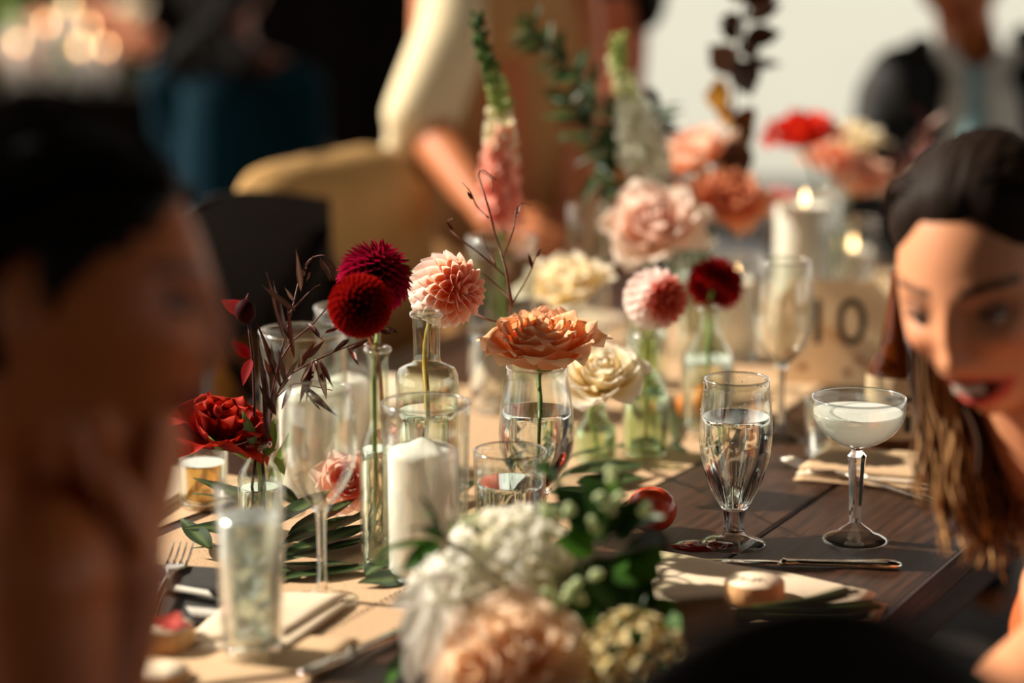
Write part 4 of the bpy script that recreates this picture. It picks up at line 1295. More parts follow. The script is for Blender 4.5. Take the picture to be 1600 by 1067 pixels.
stem_part(bq, [P(760, 860, 1.97), P(715, 850, 1.97), P(690, 832, 1.96), P(668, 785, 1.95)], .0012, c(80, 90, 40))
stem_part(bq, [P(930, 840, 1.97), P(880, 770, 1.97), P(850, 715, 1.97)], .0014, c(80, 110, 50))
bd = MB()
for x, y in ((930, 905), (860, 925), (895, 915), (960, 740), (940, 770), (966, 770), (925, 820), (950, 790), (1010, 800), (905, 935), (875, 940), (852, 800), (870, 805), (885, 795), (740, 830), (735, 815)):
    for q in range(3):
        bd.ell(P(x + random.uniform(-9, 9), y + random.uniform(-9, 9), 1.90), (.004,) * 3, 8, 6)
bd.col = [c(226, 236, 196)] * len(bd.v)
part('berry_cluster', bd, PETAL, bq, world=True, kind='stuff')
for k in range(11):
    a = P(1000 + random.uniform(-10, 10), 972 + random.uniform(-22, 22), 1.93 + random.uniform(-.02, .02))
    m_ = P(1130, 964 + random.uniform(-14, 14), 1.95 + random.uniform(-.012, .012))
    e_ = P(1385 - random.uniform(0, 60), 916 + k * 5 + random.uniform(-4, 4), 2.0 + random.uniform(-.04, .02))
    stem_part(bq, [a, m_, e_], .0026, random.choice([c(70, 84, 36), c(96, 106, 50), c(60, 66, 34)]))
rb = MB()
q = bez([P(1010, 975, 1.935), P(1070, 970, 1.942), P(1135, 964, 1.95)], 14)
rb.tube(q, [.019 + .0012 * (i % 2) for i in range(len(q))], 20)
part('ribbon_wrap', rb, RIBBON, bq, world=True)

bpy.context.view_layer.update()
for o in list(bq.children):
    if min((bq.matrix_world @ (o.matrix_basis @ v.co)).z for v in o.data.vertices) < TZ + .001:
        bpy.data.objects.remove(o)

# place settings along the far side of the table
for k, (s_, lb) in enumerate(((.0, 'nearest the dried branch'), (.52, 'behind the tall bottles'), (1.05, 'under the standing guest'))):
    g = thing('paper_menu', 'kraft paper menu sheet on the far side of the table, ' + lb, 'paper', TB(s_, .85, .0005))
    def qpt(s0, t0, h): return TB(s0, t0, h)
    mb = MB().bbox((-.13, -.09, 0), (.13, .09, .0012), .0005)
    part('sheet', mb, KRAFT, g, smooth=False, M=Matrix.Rotation(TROT + .06 * (k - 1), 4, 'Z'))
    g = thing('folded_napkin', 'cream folded napkin on the far side of the table, ' + lb, 'napkin', TB(s_ + .01, .86, .002))
    mb = MB()
    for q in range(2):
        mb.bbox((-.10 + q * .004, -.055, q * .005), (.10 - q * .003, .055, q * .005 + .0048), .002)
    part('fold', mb, NAPKIN, g, M=Matrix.Rotation(TROT + .2 * (1 - k), 4, 'Z'))
tumbler('juice_tumbler', 'low tumbler of amber drink half hidden by the left woman', 'glass', 318, 792, [(700, 40), (720, 40), (770, 38), (792, 37)], liq=722, liqmat=pbr('amber_drink', c(236, 190, 104), 0.02, trans=.85, ior=1.33), w=0.002)

# ------------------------------------------------------------------ chairs
def cross_chair(label, seat_pos, rotz, top=0.92):
    """cross-back chair; local -Y is the front, +Y the back"""
    g = thing('cross_back_chair', label, 'chair', (seat_pos[0], seat_pos[1], 0), 'cross-back chairs around the tables' if False else None, rotz)
    def seat(u, v):
        a = 2 * PI * u
        rr = (1 - .12 * abs(math.sin(2 * a)) ** 3)
        return Vector((.22 * rr * v * math.cos(a) * 1.08, .21 * rr * v * math.sin(a) * 1.05, .46 - .006 * (1 - v)))
    sm = MB().lathe([(0, .44), (.20, .44), (.218, .45), (.218, .462), (.205, .468), (0, .462)], 28)
    part('seat', sm, CHAIRWOOD, g)
    # back: one bent hoop from leg to leg
    hp = []
    for i in range(25):
        a = PI * i / 24
        x = .205 * math.cos(a) if True else 0
        z = top - .13 + .13 * math.sin(a)
        hp.append(Vector((x, .20 + .055 * (z - .46) / .46 + .03 * math.sin(a), z)))
    for sx in (-1, 1):
        part('rear_leg', MB().tube(bez([(sx * .20, .25, 0), (sx * .2, .205, .25), (sx * .2, .195, .46), (sx * .205, .222, top - .13)], 12), [.015] * 13, 8), CHAIRWOOD, g)
        part('front_leg', MB().tube([(sx * .19, -.19, 0), (sx * .175, -.165, .44)], [.013, .018], 8), CHAIRWOOD, g)
    part('top_rail', MB().tube(hp, .016, 10), CHAIRWOOD, g)
    part('back_slat', MB().tube(bez([(-.19, .20, .50), (0, .235, .68), (.185, .23, top - .06)], 12), .010, 8, flat=.5), CHAIRWOOD, g)
    part('back_slat', MB().tube(bez([(.19, .20, .50), (0, .245, .68), (-.185, .23, top - .06)], 12), .010, 8, flat=.5), CHAIRWOOD, g)
    part('crest_panel', MB().grid(lambda u, v: Vector(((u - .5) * .40, .232 + .03 * math.sin(PI * u) + .004 * v, top - .22 + .205 * v + .03 * math.sin(PI * u))), 14, 3).grid(lambda u, v: Vector(((.5 - u) * .40, .246 + .03 * math.sin(PI * u) + .004 * v, top - .22 + .205 * v + .03 * math.sin(PI * u))), 14, 3), CHAIRWOOD, g)
    for y in (-.17, .2):
        part('stretcher', MB().tube([(-.19, y, .2), (.19, y, .2)], .009, 6), CHAIRWOOD, g)
    for sx in (-.185, .19):
        part('stretcher', MB().tube([(sx, -.175, .17), (sx, .22, .17)], .009, 6), CHAIRWOOD, g)
    return g
# facing direction -Y local; left-side chairs face -N (towards the table)
RL = math.atan2(-N.x, N.y) + PI          # local -Y -> -N  means local +Y -> N
def rot_back_to(v):                        # rotation that sends local +Y to v
    return math.atan2(-v.x, v.y)
bp = P(505, 262, 3.75)
chA = cross_chair('dark chair draped with the gold shawl at the table\'s far side', (bp.x - N.x * .235, bp.y - N.y * .235), rot_back_to(N), bp.z)
bp2 = P(398, 322, 3.25)
cross_chair('bare dark cross-back chair behind the left woman\'s face', (bp2.x - N.x * .235, bp2.y - N.y * .235), rot_back_to(N), bp2.z)
bp3 = P(1265, 976, 1.30)
g = thing('dining_chair', 'dark blurred chair back in the near right corner of the foreground', 'chair', (bp3.x, bp3.y, 0), None, math.radians(6))
zt = bp3.z
def chb(o_):
    def fn(u, v):
        x = (u - .5) * 2
        top = zt - .20 * abs(x) ** 2.0
        return Vector((x * .20, o_ - .035 * (1 - x * x) - .05 * (1 - v), .50 + (top - .50) * v))
    return fn
bk = MB().grid(chb(0), 20, 10)
bk.grid(lambda u, v: chb(.035)(1 - u, v), 20, 10)
part('back_panel', bk, CHAIRWOOD, g)
part('top_rail', MB().tube([chb(.0175)(k / 20, 1.0) for k in range(21)], .021, 10), CHAIRWOOD, g)
part('seat', MB().bbox((-.21, -.44, .43), (.21, -.03, .485), .015), BLACKF, g)
for sx in (-.19, .19):
    part('leg', MB().tube([(sx, .0, 0), (sx, -.05, .48)], [.014, .02], 8), CHAIRWOOD, g)
    part('leg', MB().tube([(sx * .95, -.42, 0), (sx * .95, -.41, .43)], [.014, .02], 8), CHAIRWOOD, g)
    part('side_rail', MB().tube([chb(.0175)(0 if sx < 0 else 1, k / 8) for k in range(9)], .019, 8), CHAIRWOOD, g)
# shawl over the chair back
sw = thing('shawl', 'gold tan shawl hanging over a chair back', 'shawl', bp + Vector((0, 0, .012)))
Mch = Matrix.Translation((bp.x - N.x * .235, bp.y - N.y * .235, 0)) @ Matrix.Rotation(rot_back_to(N), 4, 'Z')
def shw(u, v, th=0.0):
    x = (u - .5) * .48
    z0 = bp.z + .022 - .06 * max(0, abs(x) / .24) ** 8
    s = (v - .45) * 1.1
    if s < 0:
        y, z = .215 - .03 + s * .03, z0 + s * 1.0
        y -= .012
    else:
        y, z = .275 + s * .06, z0 - s * 1.0
    k = max(0, 1 - abs(s) / .05)
    z += .012 * k
    y = y * (1 - k) + .24 * k
    y += .012 * noise.noise(Vector((x * 14, s * 3, 1))) + (th if s > 0 else -th)
    return Mch @ Vector((x, y, z))
shc = part('cloth', MB().grid(shw, 30, 50).grid(lambda u, v: shw(1 - u, v, .004), 30, 50), SHAWL, sw, world=True)
fr_ = MB()
for k in range(60):
    p_ = shw((k + .5) / 60, 1.0)
    fr_.tube([p_, p_ + Vector((random.uniform(-.006, .006), random.uniform(-.004, .004), -.05))], .0015, 4)
part('fringe', fr_, SHAWL, shc, world=True, kind='stuff')

# ------------------------------------------------------------------ second table behind at left
t2 = thing('dining_table', 'dark table in the background at far left with candles and flowers', 'table', (-1.75, 7.35, 0))
for i in range(4):
    part('plank', MB().bbox((-.95, -.4 + i * .2, .715), (.85, -.202 + i * .2, .75), .003), DARKWALL, t2, smooth=False)
for sx in (-.85, .7):
    for sy in (-.36, .3):
        part('leg', MB().bbox((sx, sy, 0), (sx + .08, sy + .08, .714), .004), DARKWALL, t2, smooth=False)
BP = [(c(226, 222, 206), c(252, 248, 238)), (c(236, 150, 110), c(246, 190, 160)), (c(230, 226, 200), c(250, 246, 236)), (c(210, 90, 60), c(236, 140, 104)), (c(120, 150, 80), c(160, 180, 110)), (c(240, 214, 180), c(250, 236, 214))]
names_ = ['white', 'peach', 'ivory', 'coral', 'green', 'cream']
bpx = [(8, 70, 0), (30, 45, 2), (70, 35, 1), (20, 110, 3), (50, 95, 0), (95, 60, 4), (150, 20, 1), (185, 45, 3), (200, 15, 5), (120, 100, 5), (60, 125, 3), (10, 20, 4), (165, 95, 1), (110, 15, 4), (215, 60, 1), (85, 125, 2), (140, 125, 3)]
for i, (x, y, k) in enumerate(bpx):
    B = P(x, y, 7.3 + .18 * math.sin(i * 2.1))
    B.z = max(B.z, .845)
    zt_ = B.z
    ca_, cb_ = BP[k]
    rt = rose('background_rose', ['white', 'peach', 'ivory', 'coral', 'green', 'cream'][k] + ' rose on the background table, ' + ['at the photo\'s left border', 'nearest the upper left corner', 'above the candles', 'lowest beside the border', 'bright middle of the cluster', 'behind the first candle', 'high over the two lit candles', 'right of the lit candles', 'at the top right of the cluster', 'directly under the left candle', 'low front of the cluster', 'in the top left corner', 'below the right lit candle', 'topmost above the candles', 'at the right end of the cluster', 'low centre of the cluster', 'low right of the cluster'][i],
         B, Vector((.1 * math.sin(i), -.5, .8)), .07, 9, lambda g, ca_=ca_, cb_=cb_: (ca_, cb_, None), 70, .1, stem=[Vector((B.x, B.y, max(.76, B.z - .12))), Vector((B.x + .01, B.y, .752))], nu=5)
for i, (x, y) in enumerate(((125, 72), (165, 72), (138, 40), (28, 66), (108, 4), (72, 36))):
    B = P(x, y, 7.1)
    g = thing('taper_candle', 'lit background candle, ' + ['left of the glowing pair', 'right of the glowing pair', 'upper one above the pair', 'leftmost by the photo border', 'topmost at the frame edge', 'between the leftmost and the pair'][i], 'candle', (B.x, B.y, .75))
    part('wax', MB().lathe([(0, 0), (.02, 0), (.02, B.z - .77), (0, B.z - .768)], 16), WAX, g)
    part('flame', MB().lathe([(0, B.z - .765), (.005, B.z - .759), (.0065, B.z - .752), (.003, B.z - .742), (0, B.z - .734)], 10), FLAME, g)

# ------------------------------------------------------------------ people
def evalmesh(mb, voxel, smooth=4):
    me = mb.mesh('tmp', SKIN, attr=False)
    o_ = bpy.data.objects.new('tmp', me)
    COL.objects.link(o_)
    m = o_.modifiers.new('r', 'REMESH')
    m.mode = 'VOXEL'
    m.voxel_size = voxel
    if smooth:
        s = o_.modifiers.new('s', 'SMOOTH')
        s.factor = .5
        s.iterations = smooth
    dg = bpy.context.evaluated_depsgraph_get()
    out = bpy.data.meshes.new_from_object(o_.evaluated_get(dg))
    bpy.data.objects.remove(o_)
    bpy.data.meshes.remove(me)
    return out
def paint(me, fn, mat):
    n = len(me.vertices)
    co = np.empty(n * 3, np.float32)
    me.vertices.foreach_get('co', co)
    co = co.reshape(-1, 3)
    arr = np.ones((n, 4), np.float32)
    arr[:, :3] = fn(co)
    a = me.color_attributes.new('Col', 'FLOAT_COLOR', 'POINT')
    a.data.foreach_set('color', arr.ravel())
    me.materials.clear()
    me.materials.append(mat)
    me.polygons.foreach_set('use_smooth', [True] * len(me.polygons))

def gss(x, z, x0, z0, sx, sz):
    return math.exp(-((x - x0) / sx) ** 2 - ((z - z0) / sz) ** 2)
def head_point(dx, dy, dz, smile=0.0, mouth=0.0, grow=0.0):
    """unit direction -> head surface; face looks to -Y, chin at z=-.112, crown at .112"""
    x, y, z = dx * .0745, dy * .094, dz * .114
    if dz < 0:
        t = sstep(0, 1, -dz)
        x *= 1 - .30 * t
        if dy > 0:
            y *= 1 - .50 * t
        else:
            y -= .010 * t * (1 - abs(dx))
    if dz > 0 and dy > 0:
        y *= 1.04
    if dy < 0:
        fr_ = sstep(0.0, .45, -dy)
        # blunt front plane of the face
        y = y * (1 + .06 * fr_)
        a = abs(x)
        p = 0
        p += .0035 * gss(a, z, .030, .020, .022, .008)
        p -= .0115 * gss(a, z, .031, .001, .016, .011)
        p += .009 * gss(x, z, 0, .000, .0085, .016) + .011 * gss(x, z, 0, -.018, .0085, .013) + .0185 * gss(x, z, 0, -.035, .0095, .0095)
        p += .007 * gss(a, z, .0125, -.039, .006, .006)
        p += (.005 + .006 * smile) * gss(a, z, .043, -.026 + .004 * smile, .018, .018)
        p -= .004 * smile * gss(a, z, .036, -.052, .007, .016)
        lw_ = .018 + .007 * smile
        p += .0055 * gss(x, z, 0, -.0585 + .003 * mouth, lw_, .0055) + .0060 * gss(x, z, 0, -.0715 - .010 * mouth, lw_ * .9, .006)
        p -= .003 * gss(x, z, 0, -.0645, lw_, .002) * (1 - mouth)
        p -= .020 * mouth * gss(x, z, 0, -.0660, lw_ * .85, .0065)
        p -= .004 * gss(x, z, 0, -.086 - .006 * mouth, .018, .006)
        p += .0075 * gss(x, z, 0, -.102, .017, .011)
        y -= p * fr_
    v = Vector((x, y, z))
    if grow:
        v += Vector((dx, dy, dz)) * grow
    return v
def head_mb(smile=0, mouth=0, n=110, m=90):
    mb = MB()
    def fn(u, v):
        a, b = 2 * PI * u, PI * v
        return head_point(math.sin(b) * math.sin(a), -math.sin(b) * math.cos(a) * 1.0, math.cos(b), smile, mouth)
    return mb.lathe_like(fn, n, m)
def lathe_like(self, fn, n, m):
    vs = [fn(0, 0.0)]
    for j in range(1, m):
        for i in range(n):
            vs.append(fn(i / n, j / m))
    vs.append(fn(0, 1.0))
    fs = [(0, 1 + i, 1 + (i + 1) % n) for i in range(n)]
    for j in range(m - 2):
        for i in range(n):
            a, b = 1 + j * n + i, 1 + j * n + (i + 1) % n
            fs.append((a, a + n, b + n, b))
    e = len(vs) - 1
    fs += [(e, 1 + (m - 2) * n + (i + 1) % n, 1 + (m - 2) * n + i) for i in range(n)]
    return self.add(vs, fs)
MB.lathe_like = lathe_like
def head_extras(mb):
    for s in (-1, 1):
        # ears: a flattened shell with an outer roll
        for k in range(9):
            a = -1.9 + k * .5
            p0 = Vector((s * (.071 + .004 * math.sin(k * .35)), .012 + .016 * math.cos(a) , -.010 + .028 * math.sin(a)))
            a2 = a + .5
            p1 = Vector((s * (.071 + .004 * math.sin((k + 1) * .35)), .012 + .016 * math.cos(a2), -.010 + .028 * math.sin(a2)))
            mb.caps(p0, p1, .0050, .0050, 8)
        mb.caps((s * .069, .008, -.002), (s * .070, .006, -.030), .007, .006, 8)
    return mb
def hand_caps(mb, W, wrist, palm, side, curl=1.0, sc=1.0, thumb_dir=1):
    """five separate curled fingers; wrist->palm direction, side = across the knuckles, curling towards normal"""
    d = (palm - wrist).normalized()
    s = (side - d * side.dot(d)).normalized()
    nrm = d.cross(s) * thumb_dir
    L = .085 * sc
    for k, o_ in enumerate((-.027, -.009, .009, .026)):
        o_ *= sc
        k0 = wrist + d * L + s * o_
        mb.caps(wrist + s * o_ * .6, k0, .013 * sc, .0105 * sc, 10)
        ln = (.036, .042, .039, .030)[k] * sc
        p = k0
        ang = 0
        for j in range(3):
            ang += curl * (.55 + .25 * j)
            q = p + (d * math.cos(ang) + nrm * math.sin(ang)) * ln * (1, .68, .5)[j]
            mb.caps(p, q, (.0092, .0085, .0076)[j] * sc, (.0086, .0078, .0066)[j] * sc, 10)
            p = q
    p = wrist + d * .02 * sc - s * .024 * sc
    q = p + (d * .7 - s * .55 + nrm * .35).normalized() * .042 * sc
    r_ = q + (d * .9 + nrm * .45).normalized() * .030 * sc
    mb.caps(p, q, .013 * sc, .010 * sc, 10)
    mb.caps(q, r_, .0098 * sc, .008 * sc, 10)

def skin_paint(Hinv, base, lip, makeup=.5, blush=.3, brow=(.03, .018, .012), smile=0, mouth=0, mouthcol=(.09, .015, .012)):
    base = np.array(base); lip = np.array(lip); brow = np.array(brow)
    HM = np.array(Hinv)
    def fn(co):
        h = np.concatenate([co, np.ones((len(co), 1), np.float32)], 1) @ HM.T
        x, y, z = h[:, 0], h[:, 1], h[:, 2]
        a = np.abs(x)
        out = np.repeat(base[None], len(co), 0).astype(np.float64)
        face = (y < -.045) & (z < .06) & (z > -.12)
        def mixin(w, col):
            w = np.clip(w, 0, 1) * face
            out[:] = out * (1 - w[:, None]) + np.array(col) * w[:, None]
        mixin(blush * np.exp(-((a - .042) / .018) ** 2 - ((z + .028) / .016) ** 2), base * np.array([1.1, .62, .55]))
        mixin(makeup * np.exp(-((a - .031) / .019) ** 2 - ((z - .004) / .011) ** 2), base * .32)
        bz = .022 + .004 * np.cos((a - .034) / .02)
        mixin(1.0 * ((a > .012) & (a < .053)) * np.exp(-((z - bz) / (.0038 - .03 * np.clip(a - .035, 0, 1))) ** 4), brow)
        lw_ = .024 + .007 * smile
        t = np.clip(1 - (a / lw_) ** 2, 0, 1)
        up_, lo_ = -.0645 + (.0105 + .003 * mouth) * np.sqrt(t), -.0645 - (.0115 + .012 * mouth) * np.sqrt(t)
        inside_ = (a < lw_) & (z < up_) & (z > lo_)
        mixin(.9 * inside_, lip)
        if mouth:
            t2_ = np.clip(1 - (a / (lw_ * .85)) ** 2, 0, 1)
            ins = (a < lw_ * .85) & (z < -.0645 + .003 * np.sqrt(t2_)) & (z > -.0645 - .013 * np.sqrt(t2_))
            mixin(1.0 * ins, mouthcol)
        return out
    return fn
def hair_cap(H, fn_hair, thick, col, n=90, m=70, sc=1.0, wob=.003):
    """fn_hair(direction)->signed measure, >0 where hair grows"""
    mb = MB()
    def fn(u, v):
        a, b = 2 * PI * u, PI * v
        d_ = (math.sin(b) * math.sin(a), -math.sin(b) * math.cos(a), math.cos(b))
        s = fn_hair(*d_)
        t = sstep(0, .35, s)
        w_ = wob * noise.noise(Vector((d_[0] * 18, d_[1] * 3, d_[2] * 3)))
        g_ = -.010 + (thick + .010 + w_) * t
        return H @ head_point(*d_, grow=g_)
    mb.lathe_like(fn, n, m)
    mb.col = [col] * len(mb.v)
    return mb
def strands(mb, guides, n, spread, r, cols, seed=1, wave=.006, segs=14):
    rnd = random.Random(seed)
    for k in range(n):
        gd = rnd.choice(guides)
        off = Vector((rnd.gauss(0, 1), rnd.gauss(0, 1), rnd.gauss(0, 1))) * spread
        ph = rnd.uniform(0, 6)
        m = len(gd)
        q = bez([p + off * (0.5 + .5 * i / (m - 1)) for i, p in enumerate(gd)], segs)
        cut = rnd.uniform(.75, 1.0)
        q = q[:max(4, int(len(q) * cut))]
        L = len(q)
        q = [p + Vector((math.sin(ph + i * .55), math.cos(ph * 1.3 + i * .5), 0)) * wave * (i / L) for i, p in enumerate(q)]
        cc = rnd.choice(cols)
        cl = [mixc(cc[0], cc[1], i / (L - 1)) for i in range(L)]
        mb.tube(q, [r * (1 - .55 * i / (L - 1)) for i in range(L)], 5, cl)
    return mb
def eyes(root, H, iris=(.05, .025, .012), look=(0, 0), lids=.5, skin=(.5, .3, .2), sc=1.0):
    for s in (-1, 1):
        cen = H @ Vector((s * .031, -.0755, .001))
        e = MB().ell(Vector((0, 0, 0)), (.0118,) * 3, 18, 14)
        cl = []
        f = Vector((look[0], -1, look[1])).normalized()
        for v in e.v:
            dv = v.normalized().dot(f)
            cl.append((.005, .004, .004) if dv > .955 else (iris if dv > .86 else (.75, .7, .66)))
        e.col = cl
        e.xf(Matrix.Translation(cen) @ H.to_3x3().to_4x4())
        ep = part('eye', e, EYEM, root, world=True)
        li = MB()
        def lid(u, v):
            a = -1.15 + 2.3 * u
            b = .05 + (1.45 - lids * 1.0) * 0 + v * (.35 + lids * .9)
            th_ = PI * .5 - .95 + b          # from above the ball downwards
            return Vector((.0128 * math.sin(a), -.0128 * math.cos(a) * math.sin(th_), .0128 * math.cos(th_)))
        li.grid(lid, 12, 8)
        li.col = [skin] * len(li.v)
        li.xf(Matrix.Translation(cen) @ H.to_3x3().to_4x4())
        part('eyelid', li, SKIN, root, world=True)
        ls = MB()
        pts = [lid(u / 12, 1.0) * 1.05 for u in range(13)]
        ls.tube([Matrix.Translation(cen) @ H.to_3x3().to_4x4() @ (p + Vector((0, -.001, -.0006))) for p in pts], .0017, 5)
        part('lashes', ls, LASH, root, world=True)
def head_matrix(eye_px, d, yaw, pitch, roll, anchor, sc=1.0):
    """place a head so that local point anchor shows at pixel eye_px at depth d; yaw>0 turns to image right"""
    B3 = Matrix(((1, 0, 0), (0, 0, 1), (0, -1, 0)))       # head axes -> camera axes for a face looking at the camera
    R = CAMM @ Matrix.Rotation(roll, 3, 'Z') @ Matrix.Rotation(pitch, 3, 'X') @ Matrix.Rotation(yaw, 3, 'Y') @ B3
    R4 = R.to_4x4() @ Matrix.Scale(sc, 4)
    return Matrix.Translation(P(*eye_px, d) - (R4 @ Vector(anchor))) @ R4
def build_person(name, label, base, H, body_fn, skincol, lip, clothes=(), smile=0, mouth=0, voxel=.004, makeup=.5, blush=.3):
    root = thing(name, label, 'person', base)
    mb = MB().merge(head_extras(head_mb(smile, mouth)), H)
    body_fn(mb)
    me = evalmesh(mb, voxel, 3)
    paint(me, skin_paint(H.inverted(), skincol, lip, makeup, blush, smile=smile, mouth=mouth), SKIN)
    me.transform(Matrix.Translation(-Vector(base)))
    me.name = 'body'
    link('body', me, root)
    for nm, fn, mat, vx in clothes:
        cmb = MB()
        fn(cmb)
        cm_ = evalmesh(cmb, vx, 4)
        cm_.materials.clear()
        cm_.materials.append(mat)
        cm_.polygons.foreach_set('use_smooth', [True] * len(cm_.polygons))
        cm_.transform(Matrix.Translation(-Vector(base)))
        cm_.name = nm
        link(nm, cm_, root)
    return root
DKH = (c(20, 13, 9), c(30, 19, 13))

# --- right woman: laughing, head bowed to the left
RSK = c(214, 146, 106)
HR = head_matrix((1490, 492), 1.87, math.radians(-38), math.radians(20), math.radians(15), (0, -.088, .002), 1.0)
def r_body(mb):
    nk = HR @ Vector((0, .03, -.075))
    nb = P(1690, 800, 2.01)
    mb.caps(nk, nb, .052, .056, 20)
    shr, shl = P(1735, 930, 1.90), P(1800, 850, 2.15)
    mb.caps(nb, shr, .06, .058, 18); mb.caps(nb, shl, .06, .058, 18)
    ch = P(1795, 1010, 2.06)
    mb.caps(nb - Vector((-.02, 0, .08)), ch, .07, .11, 20)
    hip = Vector((ch.x + .06, ch.y - .02, .53))
    mb.caps(ch, hip, .12, .15, 20)
    el = P(1520, 1165, 1.76)
    mb.caps(P(1735, 985, 1.86), el, .050, .042, 18)
    mb.caps(shr, P(1735, 985, 1.86), .054, .05, 18)
    wr = P(1660, 1330, 1.66)
    mb.caps(el, wr, .042, .028, 16)
    hand_caps(mb, 1, wr, wr + Vector((.08, .0, -.03)), Vector((0, 1, 0)), .7)
    for s in (-.09, .09):
        kn = hip + N * .36 + U * s + Vector((0, 0, -.05))
        mb.caps(hip + U * s + Vector((0, 0, -.03)), kn, .078, .055, 16)
        mb.caps(kn, Vector((kn.x, kn.y + .03, .06)), .055, .035, 16)
        mb.caps(Vector((kn.x, kn.y + .03, .05)), Vector((kn.x, kn.y - .12, .04)), .035, .03, 12)
def r_dress(mb):
    ch = P(1800, 1010, 2.06); nb = P(1670, 800, 1.99)
    hip = Vector((ch.x + .06, ch.y - .02, .53))
    mb.caps(P(1712, 850, 1.99), ch, .055, .118, 20)
    mb.caps(P(1790, 860, 2.12), ch, .06, .118, 20)
    mb.caps(ch, hip, .128, .165, 20)
    for s in (-.09, .09):
        mb.caps(hip + U * s + Vector((0, 0, -.03)), hip + N * .36 + U * s + Vector((0, 0, -.05)), .085, .062, 16)
wr_ = build_person('person', 'laughing woman at right with dark parted hair, rust top, bending over the table', (P(1730, 1010, 2.02).x, P(1730, 1010, 2.02).y, 0), HR, r_body, RSK, c(206, 70, 66),
                   [('dress', r_dress, RUST, .008)], smile=1.0, mouth=1.0, makeup=.75, blush=.35)
eyes(wr_, HR, look=(-.25, -.35), lids=.5, skin=mixc(RSK, (.1, .04, .025), .65))
tm = MB()
def teeth(u, v):
    a = -.75 + 1.5 * u
    return HR @ Vector((.021 * math.sin(a), -.0895 + .012 * (1 - math.cos(a)), -.0615 - .0075 * v))
tm.grid(teeth, 12, 2)
part('teeth', tm, TEETH, wr_, world=True)
def rhair(dx, dy, dz):
    # hairline: high on the forehead, down in front of the ears
    fx = abs(dx)
    front = dz - (.53 - .6 * max(0, fx - .30))
    sideb = dy * 1.3 + .10 + .0 * dz
    return max(front, min(sideb, dz + .75)) * 1.2
part('hair', hair_cap(HR, rhair, .011, c(32, 21, 14)), HAIR, wr_, world=True)
hs = MB()
part_pt = [(.0, -.056, .094), (.0, -.03, .112), (0, .0, .119)]
gd = []
for s in (-1, 1):
    for p_ in part_pt:
        gd.append([HR @ Vector(p_), HR @ Vector((s * .052, p_[1] * .8 + .012, .094)), HR @ Vector((s * .076, .028 + p_[1] * .3, .03)), HR @ Vector((s * .076, .065, -.05)), HR @ Vector((s * .05, .09, -.10))])
strands(hs, gd, 260, .006, .0022, [(c(24, 15, 10), c(44, 27, 17)), (c(18, 12, 8), c(34, 21, 14)), (c(38, 24, 15), c(60, 38, 24))], 3, .003)
part('hair_strands', hs, HAIR, wr_, world=True, kind='stuff')
hl = MB()
HG = [[HR @ Vector((-.075, .05, -.01)), P(1468, 610, 2.0), P(1482, 700, 1.98), P(1490, 780, 1.96), P(1520, 850, 1.94)],
      [HR @ Vector((-.07, .07, -.03)), P(1500, 650, 2.02), P(1520, 740, 2.0), P(1540, 820, 1.97), P(1545, 880, 1.95)],
      [HR @ Vector((-.06, .08, -.05)), P(1540, 700, 2.03), P(1565, 780, 2.0), P(1575, 840, 1.98)],
      [HR @ Vector((-.078, .03, -.02)), P(1455, 600, 2.0), P(1470, 680, 1.98), P(1475, 760, 1.96), P(1500, 820, 1.95)],
      [HR @ Vector((.0, .10, -.05)), P(1620, 720, 2.05), P(1620, 800, 2.02), P(1600, 860, 2.0)]]
strands(hl, HG, 330, .011, .0026, [(c(34, 22, 14), c(150, 106, 62)), (c(28, 18, 12), c(112, 74, 42)), (c(24, 15, 10), c(64, 40, 24)), (c(50, 32, 20), c(186, 140, 90))], 5, .007, 18)
part('long_hair', hl, HAIR, wr_, world=True, kind='stuff')

# --- left woman: profile to the right, in shade, chin on her hand
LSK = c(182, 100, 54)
HL = head_matrix((308, 474), 1.56, math.radians(86), math.radians(0), math.radians(-2), (.031, -.083, .002), .93)
def l_body(mb):
    nk = HL @ Vector((0, .035, -.07))
    nb = P(48, 800, 1.60)
    mb.caps(nk, nb, .052, .060, 20)
    mb.caps(HL @ Vector((0, -.01, -.085)), P(130, 850, 1.61), .045, .055, 18)
    shn, shf = P(48, 900, 1.49), P(140, 850, 1.66)
    mb.caps(nb, shn, .062, .055, 18); mb.caps(nb, shf, .06, .055, 18)
    ch = P(-75, 1035, 1.60)
    mb.caps(nb - Vector((.03, 0, .085)), ch, .08, .115, 20)
    hip = Vector((ch.x - .06, ch.y - .06, .52))
    mb.caps(ch, hip, .12, .15, 20)
    mb.caps(shf, P(95, 1180, 1.60), .046, .038, 16)
    el = P(85, 1290, 1.50)
    mb.caps(shn, el, .052, .042, 18)
    wr = P(203, 905, 1.53)
    mb.caps(el, wr, .043, .028, 16)
    hand_caps(mb, 1, wr, P(226, 800, 1.54), CD(.1, .2, -1), 1.1, 1.18, 1)
    for s in (-.09, .09):
        kn = hip + Vector((.22, .34, -.04)) + Vector((-s * .8, s * .5, 0))
        mb.caps(hip + Vector((-s * .8, s * .5, -.02)), kn, .075, .055, 16)
        mb.caps(kn, Vector((kn.x - .03, kn.y, .06)), .055, .035, 16)
        mb.caps(Vector((kn.x - .03, kn.y, .05)), Vector((kn.x + .12, kn.y, .04)), .035, .03, 12)
def l_dress(mb):
    ch = P(-75, 1035, 1.60)
    hip = Vector((ch.x - .06, ch.y - .06, .52))
    mb.caps(P(-75, 1090, 1.60), hip, .128, .165, 20)
    for s in (-.09, .09):
        mb.caps(hip + Vector((-s * .8, s * .5, -.02)), hip + Vector((.22, .34, -.04)) + Vector((-s * .8, s * .5, 0)), .083, .065, 16)
